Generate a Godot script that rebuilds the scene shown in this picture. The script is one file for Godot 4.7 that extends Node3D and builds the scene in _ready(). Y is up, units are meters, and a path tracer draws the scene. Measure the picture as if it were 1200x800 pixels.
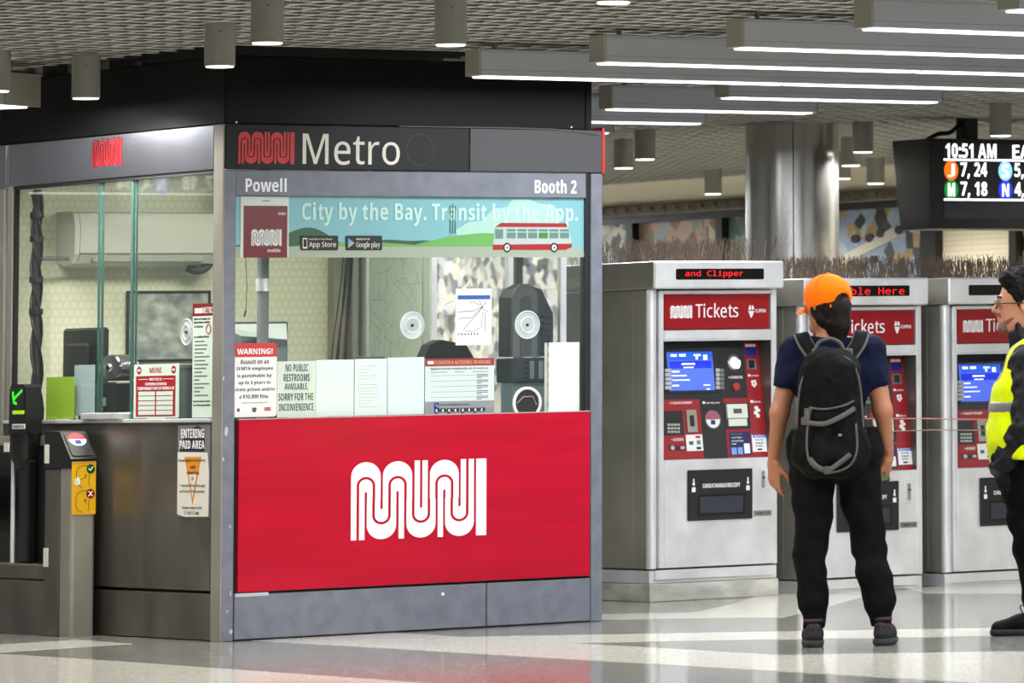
extends Node3D
# A transit station concourse: a glazed agent booth, three ticket machines, two people.
# World axes: x along the front of the booth, y up, z out of its front; the booth's front left corner stands at the origin.

var mats := {}
var used_names := {}
var fonts := {}
var rng := RandomNumberGenerator.new()

# ---------------------------------------------------------------- helpers: nodes and materials
func numbered(called: String) -> String:
	var n: int = used_names.get(called, -1) + 1
	used_names[called] = n
	return called if n == 0 else "%s_%03d" % [called, n]

func thing(called: String, label: String, category: String, at := Vector3.ZERO, turn := 0.0, group := "") -> Node3D:
	var o = Node3D.new()
	o.name = numbered(called)
	add_child(o)
	o.position = at
	o.rotation.y = turn
	tag(o, label, category, group)
	return o

func tag(o: Node, label: String, category: String, group := "") -> void:
	o.set_meta("label", label)
	o.set_meta("category", category)
	if group != "":
		o.set_meta("group", group)

func structure(o: Node, label := "") -> void:
	o.set_meta("kind", "structure")
	if label != "":
		o.set_meta("label", label)

func put(parent: Node, called: String, mesh, m: Material, at := Vector3.ZERO, basis := Basis()) -> MeshInstance3D:
	var o = MeshInstance3D.new()
	o.name = numbered(called) if parent == self else called
	o.mesh = done(mesh) if mesh is SurfaceTool else mesh
	o.material_override = m
	o.transform = Transform3D(basis, at)
	parent.add_child(o, true)
	return o

func mat(called: String, c: Color, rough := 0.6, metal := 0.0) -> StandardMaterial3D:
	if mats.has(called):
		return mats[called]
	var m = StandardMaterial3D.new()
	m.resource_name = called
	m.albedo_color = c
	m.roughness = rough
	m.metallic = metal
	mats[called] = m
	return m

func glow(called: String, c: Color, energy: float) -> StandardMaterial3D:
	var m = mat(called, c, 0.5)
	m.emission_enabled = true
	m.emission = c
	m.emission_energy_multiplier = energy
	return m

func noise_tex(freq: float, ramp: Array, sd := 1, size := 512, octaves := 4) -> NoiseTexture2D:
	var f = FastNoiseLite.new()
	f.noise_type = FastNoiseLite.TYPE_SIMPLEX_SMOOTH
	f.frequency = freq
	f.fractal_octaves = octaves
	f.seed = sd
	var t = NoiseTexture2D.new()
	t.width = size
	t.height = size
	t.seamless = true
	t.noise = f
	var g = Gradient.new()
	g.offsets = PackedFloat32Array([0.0, 1.0])
	g.colors = PackedColorArray([ramp[0], ramp[-1]])
	if ramp.size() == 3:
		g.add_point(0.5, ramp[1])
	t.color_ramp = g
	return t

func triplanar(m: StandardMaterial3D, scale: Vector3, world := true) -> void:
	m.uv1_triplanar = true
	m.uv1_world_triplanar = world
	m.uv1_scale = scale

func steel(called: String, c: Color, rough: float, metal := 1.0, vary := 0.12, stretch := Vector3(0.6, 0.6, 0.6), sd := 3) -> StandardMaterial3D:
	var m = mat(called, Color.WHITE, 1.0, metal)
	var k = 1.0 - vary
	m.albedo_texture = noise_tex(0.012, [Color(c.r * k, c.g * k, c.b * k), c], sd, 256, 4)
	m.roughness_texture = noise_tex(0.03, [Color(rough * 0.9, 0, 0), Color(minf(1.0, rough * 1.12), 0, 0)], sd + 7, 256, 4)
	m.roughness_texture_channel = BaseMaterial3D.TEXTURE_CHANNEL_RED
	triplanar(m, stretch)
	return m

func font(kind: String) -> Font:
	if fonts.has(kind):
		return fonts[kind]
	var f = SystemFont.new()
	f.font_names = PackedStringArray(["Droid Serif" if kind == "serif" else "Droid Sans Mono" if kind == "mono" else "Droid Sans"])
	f.font_weight = 700 if kind == "bold" else 400
	fonts[kind] = f
	return f

# ---------------------------------------------------------------- helpers: meshes
func tool() -> SurfaceTool:
	var st = SurfaceTool.new()
	st.begin(Mesh.PRIMITIVE_TRIANGLES)
	return st

func done(st: SurfaceTool) -> ArrayMesh:
	st.generate_normals()
	return st.commit()

# A flat polygon (fan); turned so that its front looks along out.
func face(st: SurfaceTool, p: Array, out: Vector3) -> void:
	st.set_smooth_group(-1)
	var n: Vector3 = (p[1] - p[0]).cross(p[2] - p[0])
	var flip = n.dot(out) > 0.0
	for i in range(1, p.size() - 1):
		st.add_vertex(p[0])
		st.add_vertex(p[i + 1] if flip else p[i])
		st.add_vertex(p[i] if flip else p[i + 1])

func box(st: SurfaceTool, lo: Vector3, hi: Vector3, bevel := 0.0) -> SurfaceTool:
	if lo.x > hi.x:
		var t = lo.x
		lo.x = hi.x
		hi.x = t
	if lo.y > hi.y:
		var t = lo.y
		lo.y = hi.y
		hi.y = t
	if lo.z > hi.z:
		var t = lo.z
		lo.z = hi.z
		hi.z = t
	var c = (lo + hi) * 0.5
	var h = (hi - lo) * 0.5
	var b = minf(bevel, minf(h.x, minf(h.y, h.z)) * 0.9)
	for ax in 3:
		var u = (ax + 1) % 3
		var v = (ax + 2) % 3
		for s in [-1.0, 1.0]:
			var q = []
			for k in [[-1, -1], [1, -1], [1, 1], [-1, 1]]:
				var p = Vector3.ZERO
				p[ax] = s * h[ax]
				p[u] = k[0] * (h[u] - b)
				p[v] = k[1] * (h[v] - b)
				q.append(c + p)
			var o = Vector3.ZERO
			o[ax] = s
			face(st, q, o)
	if b > 0.0:
		for ax in 3:
			var u = (ax + 1) % 3
			var v = (ax + 2) % 3
			for su in [-1.0, 1.0]:
				for sv in [-1.0, 1.0]:
					var q = []
					for k in [[-1, 0], [1, 0], [1, 1], [-1, 1]]:
						var p = Vector3.ZERO
						p[ax] = k[0] * (h[ax] - b)
						p[u] = su * (h[u] - (b if k[1] == 1 else 0.0))
						p[v] = sv * (h[v] - (0.0 if k[1] == 1 else b))
						q.append(c + p)
					var o = Vector3.ZERO
					o[u] = su
					o[v] = sv
					face(st, q, o)
		for sx in [-1.0, 1.0]:
			for sy in [-1.0, 1.0]:
				for sz in [-1.0, 1.0]:
					var s = Vector3(sx, sy, sz)
					var m = s * (h - Vector3(b, b, b))
					face(st, [c + m + Vector3(sx * b, 0, 0), c + m + Vector3(0, sy * b, 0), c + m + Vector3(0, 0, sz * b)], s)
	return st

func bx(lo: Vector3, hi: Vector3, bevel := 0.0) -> SurfaceTool:
	return box(tool(), lo, hi, bevel)

# A polygon in the xy plane, drawn out from z0 to z1.
func prism(st: SurfaceTool, poly: PackedVector2Array, z0: float, z1: float, sides := true) -> SurfaceTool:
	var idx = Geometry2D.triangulate_polygon(poly)
	for zz in ([z1, z0] if sides else [z1]):
		for i in range(0, idx.size(), 3):
			face(st, [v3(poly[idx[i]], zz), v3(poly[idx[i + 1]], zz), v3(poly[idx[i + 2]], zz)], Vector3(0, 0, 1 if zz == z1 and z1 >= z0 else -1))
	if sides:
		var cw = Geometry2D.is_polygon_clockwise(poly)
		for i in poly.size():
			var a = poly[i]
			var b = poly[(i + 1) % poly.size()]
			var n = Vector3(b.y - a.y, a.x - b.x, 0)
			face(st, [v3(a, z0), v3(b, z0), v3(b, z1), v3(a, z1)], -n if cw else n)
	return st

func v3(p: Vector2, z: float) -> Vector3:
	return Vector3(p.x, p.y, z)

func rounded(w: float, h: float, r: float, at := Vector2.ZERO, n := 5) -> PackedVector2Array:
	var out = PackedVector2Array()
	for c in [[w - r, r, -PI / 2], [w - r, h - r, 0.0], [r, h - r, PI / 2], [r, r, PI]]:
		for i in n + 1:
			var a: float = c[2] + PI / 2 * i / n
			out.append(at + Vector2(c[0] + cos(a) * r, c[1] + sin(a) * r))
	return out

func disc(rx: float, ry: float, at := Vector2.ZERO, n := 24, a0 := 0.0, a1 := TAU) -> PackedVector2Array:
	var out = PackedVector2Array()
	var last = n if a1 - a0 > TAU - 0.01 else n + 1
	for i in last:
		var a = a0 + (a1 - a0) * i / n
		out.append(at + Vector2(cos(a) * rx, sin(a) * ry))
	return out

# Joins rows of points (all of one length) to a smooth skin.
func skin(st: SurfaceTool, rows: Array, closed := true, group := 1) -> void:
	st.set_smooth_group(group)
	for j in rows.size() - 1:
		var a: Array = rows[j]
		var b: Array = rows[j + 1]
		var n = a.size()
		for i in (n if closed else n - 1):
			var k = (i + 1) % n
			for p in [a[i], b[k], b[i], a[i], a[k], b[k]]:
				st.add_vertex(p)

# A turned shape about the y axis: profile of (radius, height) from the bottom up.
func lathe(st: SurfaceTool, prof: Array, at := Vector3.ZERO, n := 24, basis := Basis(), cap := true) -> SurfaceTool:
	var rows = []
	for p in prof:
		var row = []
		for i in n:
			var a = TAU * i / n
			row.append(at + basis * Vector3(cos(a) * p[0], p[1], sin(a) * p[0]))
		rows.append(row)
	for j in rows.size() - 1:
		var steep = 2 + j
		skin(st, [rows[j], rows[j + 1]], true, steep if prof.size() < 8 else 1)
	if cap:
		for e in [0, rows.size() - 1]:
			if prof[e][0] > 0.0001:
				face(st, rows[e], basis * Vector3(0, -1 if e == 0 else 1, 0))
	return st

func tube(st: SurfaceTool, pts: Array, r: float, n := 8, r_end := -1.0) -> SurfaceTool:
	var rows = []
	var side = Vector3.ZERO
	for i in pts.size():
		var d: Vector3 = (pts[mini(i + 1, pts.size() - 1)] - pts[maxi(i - 1, 0)]).normalized()
		if side == Vector3.ZERO:
			side = d.cross(Vector3.UP if absf(d.y) < 0.9 else Vector3.RIGHT).normalized()
		side = (side - d * d.dot(side)).normalized()
		var other = side.cross(d)
		var rr = r if r_end < 0.0 else lerpf(r, r_end, float(i) / (pts.size() - 1))
		var row = []
		for k in n:
			var a = TAU * k / n
			row.append(pts[i] + (side * cos(a) + other * sin(a)) * rr)
		rows.append(row)
	skin(st, rows)
	face(st, rows[0], pts[0] - pts[1])
	face(st, rows[-1], pts[-1] - pts[-2])
	return st

func arc_path(pts: Array, steps := 6) -> Array:
	var c = Curve3D.new()
	for i in pts.size():
		var t: Vector3 = (pts[mini(i + 1, pts.size() - 1)] - pts[maxi(i - 1, 0)]) / 6.0
		c.add_point(pts[i], -t, t)
	var out = []
	for i in pts.size() - 1:
		for k in steps:
			out.append(c.sample(i, float(k) / steps))
	out.append(pts[-1])
	return out

# Lettering: the text's box is fitted to w by h (0 keeps the proportion); at is its lower left corner.
func words(parent: Node, s: String, kind: String, m: Material, at: Vector3, w: float, h: float, basis := Basis(), called := "lettering") -> MeshInstance3D:
	var t = TextMesh.new()
	t.text = s
	t.font = font(kind)
	t.font_size = 40
	t.pixel_size = 0.01
	t.depth = 0.02
	t.curve_step = 1.5
	var b = t.get_aabb()
	var sx = w / b.size.x if w > 0.0 else h / b.size.y
	var sy = h / b.size.y if h > 0.0 else sx
	var bs = Basis(basis.x * sx, basis.y * sy, basis.z * 0.03)
	return put(parent, called, t, m, at - bs * Vector3(b.position.x, b.position.y, b.position.z), bs)

# The station's emblem: the four letters drawn as one looping double line.
func emblem(w: float, h: float) -> ArrayMesh:
	var st = tool()
	var k = Vector2(w / 1058.0, h / 620.0)
	# [centre, up or down, outer?, end of the left leg, end of the right leg]
	var loops = [
		[114.5, true, true, 620, 310], [114.5, true, false, 620, 310], [236.0, false, true, 310, 310], [236.0, false, false, 310, 310],
		[359.5, true, true, 310, 310], [359.5, true, false, 310, 620], [543.5, false, true, 310, 310], [543.5, false, false, 0, 0],
		[725.5, true, true, 310, 310], [725.5, true, false, 620, 310], [845.5, false, true, 310, 0], [845.5, false, false, 310, 0]]
	for l in loops:
		var ro = 113.8 if l[2] else 51.2
		var co = 115.0 if l[2] else 190.0
		var ri = 72.0 if l[2] else 9.5
		var ci = 190.0 if l[2] else 249.0
		var outer = []
		var inner = []
		var up: bool = l[1]
		for i in 19:
			var a = PI - PI * (i - 1) / 16.0
			var po = Vector2(l[0] + cos(a) * ro, co - sin(a) * ro)
			var pi = Vector2(l[0] + cos(a) * ri, ci - sin(a) * ri)
			if i == 0 or i == 18:
				var e: float = l[3] if i == 0 else l[4]
				if not up:
					e = 620.0 - e
				var sgn = -1.0 if i == 0 else 1.0
				po = Vector2(l[0] + sgn * ro, e)
				pi = Vector2(l[0] + sgn * ri, e)
			if not up:
				po.y = 620.0 - po.y
				pi.y = 620.0 - pi.y
			outer.append(v3(Vector2(po.x, 620.0 - po.y) * k, 0.0))
			inner.append(v3(Vector2(pi.x, 620.0 - pi.y) * k, 0.0))
		for i in 18:
			face(st, [outer[i], outer[i + 1], inner[i + 1], inner[i]], Vector3(0, 0, 1))
	face(st, [Vector3(977 * k.x, 0, 0), Vector3(w, 0, 0), Vector3(w, h, 0), Vector3(977 * k.x, h, 0)], Vector3(0, 0, 1))
	return done(st)

# Basis of things that hang on the left side of the booth: read from the left, their front looks along -x.
var side_basis := Basis(Vector3(0, 0, 1), Vector3(0, 1, 0), Vector3(-1, 0, 0))

# ---------------------------------------------------------------- the scene
func _ready() -> void:
	rng.seed = 20240
	# camera: a long lens, shifted; eye 1.17 m above the floor, 26 m from the booth
	var cam = Camera3D.new()
	cam.name = "camera"
	cam.projection = Camera3D.PROJECTION_FRUSTUM
	cam.near = 0.5
	cam.far = 200.0
	cam.size = 2.0 * 0.5 * 400.0 / 6147.788
	cam.frustum_offset = Vector2((600.0 - 1921.446) / 6147.788, -(400.0 + 200.953) / 6147.788) * 0.5
	cam.position = Vector3(-11.5737, 1.17349, 22.64297)
	cam.rotation = Vector3(0.1008721, -0.7369697, -0.0194025)
	cam.current = true
	var lens = CameraAttributesPhysical.new()
	lens.frustum_focal_length = 180.0
	lens.frustum_focus_distance = 25.2
	lens.exposure_aperture = 6.0
	lens.frustum_near = 0.5
	lens.frustum_far = 200.0
	cam.attributes = lens
	add_child(cam)
	# surroundings: a closed hall lit by its own lamps
	var we = WorldEnvironment.new()
	we.name = "world_environment"
	var env = Environment.new()
	env.background_mode = Environment.BG_COLOR
	env.background_color = Color.BLACK
	env.tonemap_mode = Environment.TONE_MAPPER_LINEAR
	env.tonemap_exposure = 0.77
	env.sdfgi_enabled = true
	env.ssao_enabled = true
	env.ssil_enabled = true
	we.environment = env
	add_child(we)
	build_materials()
	build_hall()
	build_lamps()
	build_booth()
	build_booth_inside()
	build_booth_signs()
	build_machines()
	build_displays()
	build_gate()
	build_people()

func build_materials() -> void:
	steel("brushed_steel_light", Color(0.97, 0.97, 0.975), 0.36, 0.58, 0.14, Vector3(0.9, 0.7, 0.9), 11)
	steel("brushed_steel_dull", Color(0.64, 0.625, 0.58), 0.42, 0.5, 0.16, Vector3(0.5, 0.5, 0.5), 12)
	steel("brushed_steel_dark", Color(0.52, 0.50, 0.46), 0.34, 0.75, 0.3, Vector3(0.7, 0.35, 0.7), 13)
	steel("polished_steel", Color(0.80, 0.80, 0.82), 0.2, 1.0, 0.03, Vector3(1.1, 0.1, 1.1), 14)
	steel("column_steel", Color(0.82, 0.81, 0.80), 0.22, 0.9, 0.1, Vector3(1.2, 0.2, 1.2), 15)
	var m = mat("grey_paint", Color.WHITE, 0.42)
	m.albedo_texture = noise_tex(0.02, [Color(0.36, 0.37, 0.41), Color(0.43, 0.44, 0.48)], 21, 512, 5)
	triplanar(m, Vector3(0.8, 0.8, 0.8))
	m = mat("charcoal_panel", Color(0.04, 0.039, 0.038), 0.45)
	m.metallic_specular = 0.28
	m = mat("charcoal_sign", Color(0.085, 0.082, 0.085), 0.45)
	m.metallic_specular = 0.35
	m = mat("ghost_sign", Color(0.20, 0.193, 0.2), 0.42)
	m = mat("red_panel", Color.WHITE, 0.24)
	m.albedo_texture = noise_tex(0.01, [Color(0.63, 0.0, 0.13), Color(0.69, 0.01, 0.15)], 23, 256, 3)
	triplanar(m, Vector3(0.4, 3.0, 0.4))
	mat("white_vinyl", Color(0.9, 0.9, 0.9), 0.4)
	mat("red_vinyl", Color(0.72, 0.07, 0.055), 0.45)
	mat("cream_vinyl", Color(0.84, 0.82, 0.76), 0.45)
	mat("black_plastic", Color(0.035, 0.035, 0.038), 0.35)
	mat("black_rubber", Color(0.02, 0.02, 0.02), 0.7)
	mat("dark_grey_plastic", Color(0.1, 0.1, 0.105), 0.4)
	mat("mid_grey_plastic", Color(0.42, 0.44, 0.44), 0.5)
	mat("white_plastic", Color(0.82, 0.83, 0.78), 0.4)
	mat("paper_white", Color(0.86, 0.87, 0.85), 0.7)
	mat("print_black", Color(0.03, 0.03, 0.03), 0.6)
	mat("print_grey", Color(0.3, 0.3, 0.3), 0.6)
	mat("print_blue", Color(0.03, 0.11, 0.5), 0.5)
	mat("print_red", Color(0.66, 0.05, 0.06), 0.5)
	mat("light_grey_enamel", Color(0.56, 0.555, 0.53), 0.5)
	m = mat("glass", Color(0.85, 0.95, 0.92, 0.012), 0.02)
	m.metallic_specular = 0.42
	m.transparency = BaseMaterial3D.TRANSPARENCY_ALPHA
	m = mat("glass_edge", Color(0.24, 0.36, 0.33), 0.2)
	m = mat("clear_acrylic", Color(0.9, 0.95, 0.95, 0.3), 0.08)
	m.transparency = BaseMaterial3D.TRANSPARENCY_ALPHA

func speckle(base: Color, dots: Array, count: int, size := 1024, sd := 5) -> ImageTexture:
	var r = RandomNumberGenerator.new()
	r.seed = sd
	var im = Image.create(size, size, false, Image.FORMAT_RGB8)
	im.fill(base)
	for i in count:
		var c: Color = dots[r.randi() % dots.size()]
		var w = r.randi_range(2, 7)
		var h = r.randi_range(2, 7)
		im.fill_rect(Rect2i(r.randi() % size, r.randi() % size, w, h), c)
	return ImageTexture.create_from_image(im)

func flat_poly(poly: PackedVector2Array, y0: float, y1: float) -> SurfaceTool:
	# a polygon on the ground plan (x, z), y0 to y1 thick
	var st = tool()
	var q = PackedVector2Array()
	for p in poly:
		q.append(Vector2(p.x, -p.y))
	prism(st, q, y0, y1)
	return st

const LAID := Basis(Vector3(1, 0, 0), Vector3(0, 0, -1), Vector3(0, 1, 0))

func build_hall() -> void:
	var grey = mat("terrazzo_grey", Color.WHITE, 0.12)
	grey.albedo_texture = speckle(Color(0.46, 0.455, 0.435), [Color(0.74, 0.73, 0.69), Color(0.24, 0.24, 0.23), Color(0.6, 0.59, 0.56), Color(0.36, 0.35, 0.34)], 26000)
	triplanar(grey, Vector3(0.5, 0.5, 0.5))
	var cream = mat("terrazzo_cream", Color.WHITE, 0.12)
	cream.albedo_texture = speckle(Color(0.80, 0.785, 0.735), [Color(0.84, 0.83, 0.785), Color(0.73, 0.71, 0.66), Color(0.78, 0.76, 0.71)], 40000, 1024, 6)
	triplanar(cream, Vector3(0.5, 0.5, 0.5))
	var fl = put(self, "floor", bx(Vector3(-19, -0.25, -26), Vector3(14, 0, 29)), grey)
	structure(fl, "polished grey terrazzo floor with cream inlaid bands")
	var bands = [
		[Vector2(-4.3, -9), Vector2(-1.09, -9), Vector2(-1.06, 1), Vector2(-1.13, 4), Vector2(-1.2, 26), Vector2(-4.3, 26)],
		[Vector2(-0.96, -0.79), Vector2(-0.27, -0.91), Vector2(-0.30, -0.28), Vector2(-1.0, -0.16), Vector2(-1.0, -0.6)],
		[Vector2(0.15, 0.02), Vector2(0.88, 0.02), Vector2(0.85, 0.72), Vector2(3.6, 3.47), Vector2(3.2, 4.15), Vector2(0.82, 1.70), Vector2(0.77, 3.53), Vector2(3.0, 5.82), Vector2(3.0, 9.0), Vector2(0.02, 9.0), Vector2(0.10, 4.0)],
		[Vector2(2.04, -1.03), Vector2(2.77, -0.35), Vector2(3.41, -1.00), Vector2(3.96, -1.66), Vector2(4.56, -2.43), Vector2(4.97, -1.99), Vector2(4.67, -1.46), Vector2(4.14, -0.92), Vector2(3.39, -0.12), Vector2(2.70, 0.56), Vector2(2.04, -0.28)],
		[Vector2(6.4, -25), Vector2(11.0, -25), Vector2(11.0, -3.4), Vector2(6.4, -3.4)],
		[Vector2(4.97, -1.74), Vector2(5.76, -1.71), Vector2(6.6, -1.6), Vector2(6.0, 0.3), Vector2(4.96, -0.12), Vector2(4.67, -1.11)]]
	for b in bands:
		put(fl, "inlaid_band", flat_poly(PackedVector2Array(b), -0.02, 0.0012), cream, Vector3.ZERO, LAID)
	# walls of the hall
	var wall = mat("pale_wall", Color(0.74, 0.72, 0.66), 0.7)
	structure(put(self, "wall_back", bx(Vector3(-19.3, -0.25, -26.3), Vector3(14.3, 3.3, -26)), wall), "plain wall far behind the booth")
	structure(put(self, "wall_front", bx(Vector3(-19.3, -0.25, 29), Vector3(14.3, 3.3, 29.3)), wall), "plain wall on the near side of the hall")
	structure(put(self, "wall_left", bx(Vector3(-19.3, -0.25, -26), Vector3(-19, 3.3, 29)), wall), "plain wall at the left of the hall")
	var wr = put(self, "wall_right", bx(Vector3(11.4, -0.25, -26), Vector3(11.7, 3.3, 29)), mat("wall_brown", Color(0.62, 0.59, 0.52), 0.6))
	structure(wr, "long wall with mosaic panels in dark frames under a cream bulkhead")
	put(wr, "bulkhead", bx(Vector3(11.1, 2.585, -26), Vector3(11.4, 2.98, 29)), mat("cream_plaster", Color(0.95, 0.92, 0.82), 0.7))
	var ledge = mat("ledge_brown", Color.WHITE, 0.5)
	ledge.albedo_texture = noise_tex(0.03, [Color(0.30, 0.27, 0.22), Color(0.42, 0.385, 0.32)], 31, 256, 2)
	triplanar(ledge, Vector3(0.6, 0.6, 0.6))
	put(wr, "ledge", bx(Vector3(11.06, 2.495, -26), Vector3(11.4, 2.585, 29), 0.01), ledge)
	for i in 56:
		put(wr, "stud", lathe(tool(), [[0.022, 0.0], [0.022, 0.012], [0.014, 0.02]], Vector3(11.06, 2.54, -16.0 + i * 0.19), 10, Basis(Vector3.BACK, PI / 2)), ledge)
	var frame = mat("frame_black", Color(0.03, 0.028, 0.026), 0.4)
	put(wr, "frame_rail", bx(Vector3(11.12, 2.44, -26), Vector3(11.4, 2.495, 29)), frame)
	put(wr, "frame_rail", bx(Vector3(11.12, 0.3, -26), Vector3(11.4, 0.4, 29)), frame)
	# posts at these z, a panel between each two: [z0, z1, kind]
	var panels = [[-22.0, -20.2, 0], [-20.2, -18.3, 1], [-18.3, -16.6, 0], [-16.6, -14.75, 0], [-14.75, -13.4, 1], [-13.4, -12.0, 2], [-12.0, -10.58, 3], [-10.42, -9.42, 4], [-9.38, -7.8, 5], [-7.8, -6.2, 0], [-6.2, -4.0, 4], [-4.0, 0.0, 4], [0.0, 4.0, 4], [4.0, 8.0, 4], [8.0, 12.0, 4], [12.0, 16.0, 4], [16.0, 20.0, 4]]
	var pals = [
		[Color(0.72, 0.72, 0.7), Color(0.36, 0.38, 0.4), Color(0.6, 0.58, 0.52), Color(0.78, 0.75, 0.66), Color(0.22, 0.22, 0.22), Color(0.8, 0.77, 0.7)],
		[Color(0.76, 0.62, 0.52), Color(0.8, 0.75, 0.62), Color(0.5, 0.4, 0.3), Color(0.58, 0.62, 0.6), Color(0.78, 0.6, 0.5), Color(0.8, 0.72, 0.6)],
		[Color(0.4, 0.5, 0.46), Color(0.55, 0.64, 0.6), Color(0.76, 0.78, 0.56), Color(0.28, 0.34, 0.34), Color(0.68, 0.74, 0.72)],
		[Color(0.55, 0.63, 0.72), Color(0.62, 0.68, 0.74), Color(0.5, 0.58, 0.7), Color(0.6, 0.5, 0.3), Color(0.16, 0.17, 0.18), Color(0.58, 0.65, 0.72), Color(0.52, 0.6, 0.7)],
		[Color(0.8, 0.77, 0.68), Color(0.74, 0.7, 0.6)],
		[Color(0.78, 0.7, 0.42), Color(0.72, 0.62, 0.36), Color(0.2, 0.16, 0.12), Color(0.8, 0.75, 0.55)]]
	var art = []
	for k in pals.size():
		var mm = mat("mosaic_%s" % ["grey", "warm", "green", "blue", "hexagon", "ochre"][k], Color.WHITE, 0.45)
		mm.albedo_texture = mosaic(pals[k], 64, 60 + k, true) if k == 4 else stones(pals[k], 60 + k, [0.05, 0.022, 0.03, 0.035, 0.05, 0.04][k])
		triplanar(mm, Vector3(0.55, 0.55, 0.55) if k != 4 else Vector3(1.6, 1.6, 1.6))
		art.append(mm)
	for p in panels:
		put(wr, "mosaic_panel", bx(Vector3(11.2, 0.4, p[0] + 0.045), Vector3(11.4, 2.44, p[1] - 0.045)), art[p[2]])
		put(wr, "frame_post", bx(Vector3(11.13, 0.3, p[0] - (0.16 if p[2] == 4 else 0.045)), Vector3(11.4, 2.5, p[0] + 0.045)), frame)
	# a pale stone set aslant in the blue mosaic, with dark ones beside it
	var stone = mat("pale_stone", Color(0.78, 0.77, 0.7), 0.5)
	var dark_stone = mat("dark_stone", Color(0.12, 0.13, 0.13), 0.5)
	var sb = tool()
	prism(sb, PackedVector2Array([Vector2(-11.75, 2.02), Vector2(-11.7, 2.1), Vector2(-11.0, 2.3), Vector2(-10.96, 2.22)]), 0.0, 0.01)
	put(wr, "stone_piece", sb, stone, Vector3(11.2, 0, 0), side_basis)
	for q in [[-11.55, 2.22], [-11.35, 2.22], [-11.2, 2.25], [-10.95, 2.27], [-11.45, 2.0], [-11.3, 2.05]]:
		put(wr, "stone_piece", prism(tool(), disc(0.06, 0.035, Vector2(q[0], q[1]), 7), 0.0, 0.012), dark_stone, Vector3(11.2, 0, 0), side_basis)
	# ceiling: an open grid of deep blades under a dark slab, cut out round the booth
	var slab = put(self, "ceiling", bx(Vector3(-19.3, 3.05, -26.3), Vector3(14.3, 3.3, 29.3)), mat("plenum", Color(0.10, 0.098, 0.09), 0.9))
	structure(slab, "open grid ceiling of deep off-white blades")
	var blade = mat("blade_enamel", Color.WHITE, 0.55)
	blade.albedo_texture = noise_tex(0.02, [Color(0.71, 0.71, 0.685), Color(0.77, 0.77, 0.745)], 41, 256, 3)
	triplanar(blade, Vector3(0.4, 0.4, 0.4))
	var y0 = 2.765
	var y1 = 2.85
	var th = 0.006
	var pitch = 0.18
	var zs = []
	var z = -26.0
	while z < 9.0:
		zs.append(z)
		z += pitch
	for zz in zs:
		var runs = [[-8.0, 11.4]]
		if zz > -2.5 and zz < 0.03:
			runs = [[-8.0, -0.03], [2.1, 11.4]]
		for r in runs:
			put(slab, "blade", box(bx(Vector3(r[0], y0, zz - th / 2), Vector3(r[1], y1, zz + th / 2)), Vector3(r[0], y0 - 0.003, zz - 0.013), Vector3(r[1], y0, zz + 0.013)), blade)
	var x = -8.0
	while x < 11.4:
		var runs = [[-26.0, 9.0]]
		if x > -0.03 and x < 2.1:
			runs = [[-26.0, -2.5], [0.03, 9.0]]
		for r in runs:
			put(slab, "cross_blade", box(bx(Vector3(x - th / 2, y0 + 0.004, r[0]), Vector3(x + th / 2, y1, r[1])), Vector3(x - 0.013, y0 + 0.0005, r[0]), Vector3(x + 0.013, y0 + 0.003, r[1])), blade)
		x += pitch
	# nearer the camera, out of the picture, the ceiling goes on as plain boards
	put(slab, "ceiling_board", bx(Vector3(-19, y0, 9.05), Vector3(14, y1, 29)), blade)
	put(slab, "ceiling_board", bx(Vector3(-19, y0, -26), Vector3(-8.05, y1, 9.0)), blade)
	# the column
	var col = thing("round_column", "polished stainless steel round column behind the ticket machines", "column", Vector3(6.76, 0, -5.6))
	for s in [0, 1]:
		var st = tool()
		var rows = []
		for yy in [0.0, 2.79]:
			var row = []
			for i in 33:
				var a = 2.12 + PI * s + 0.012 + (PI - 0.024) * i / 32.0
				row.append(Vector3(cos(a) * 0.292, yy, sin(a) * 0.292))
			rows.append(row)
		skin(st, rows, false)
		put(col, "shell", st, mats["column_steel"])
	put(col, "core", lathe(tool(), [[0.284, 0.0], [0.284, 2.8]], Vector3.ZERO, 40), mats["black_rubber"])
	put(col, "base_ring", lathe(tool(), [[0.31, 0.0], [0.31, 0.1], [0.295, 0.11]], Vector3.ZERO, 40), mats["brushed_steel_dull"])

func mosaic(pal: Array, cells: int, sd: int, hexed := false) -> ImageTexture:
	var r = RandomNumberGenerator.new()
	r.seed = sd
	var n = 256
	var im = Image.create(n, n, false, Image.FORMAT_RGB8)
	if hexed:
		im.fill(pal[1])
		for j in 16:
			for i in 16:
				var cx = i * 16 + (8 if j % 2 else 0)
				var cy = j * 16
				for dy in range(-6, 7):
					var w = 6 - maxi(0, absi(dy) - 3)
					im.fill_rect(Rect2i(posmod(cx - w, n), posmod(cy + dy, n), 2 * w, 1), pal[0])
		return ImageTexture.create_from_image(im)
	return ImageTexture.create_from_image(im)

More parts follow.
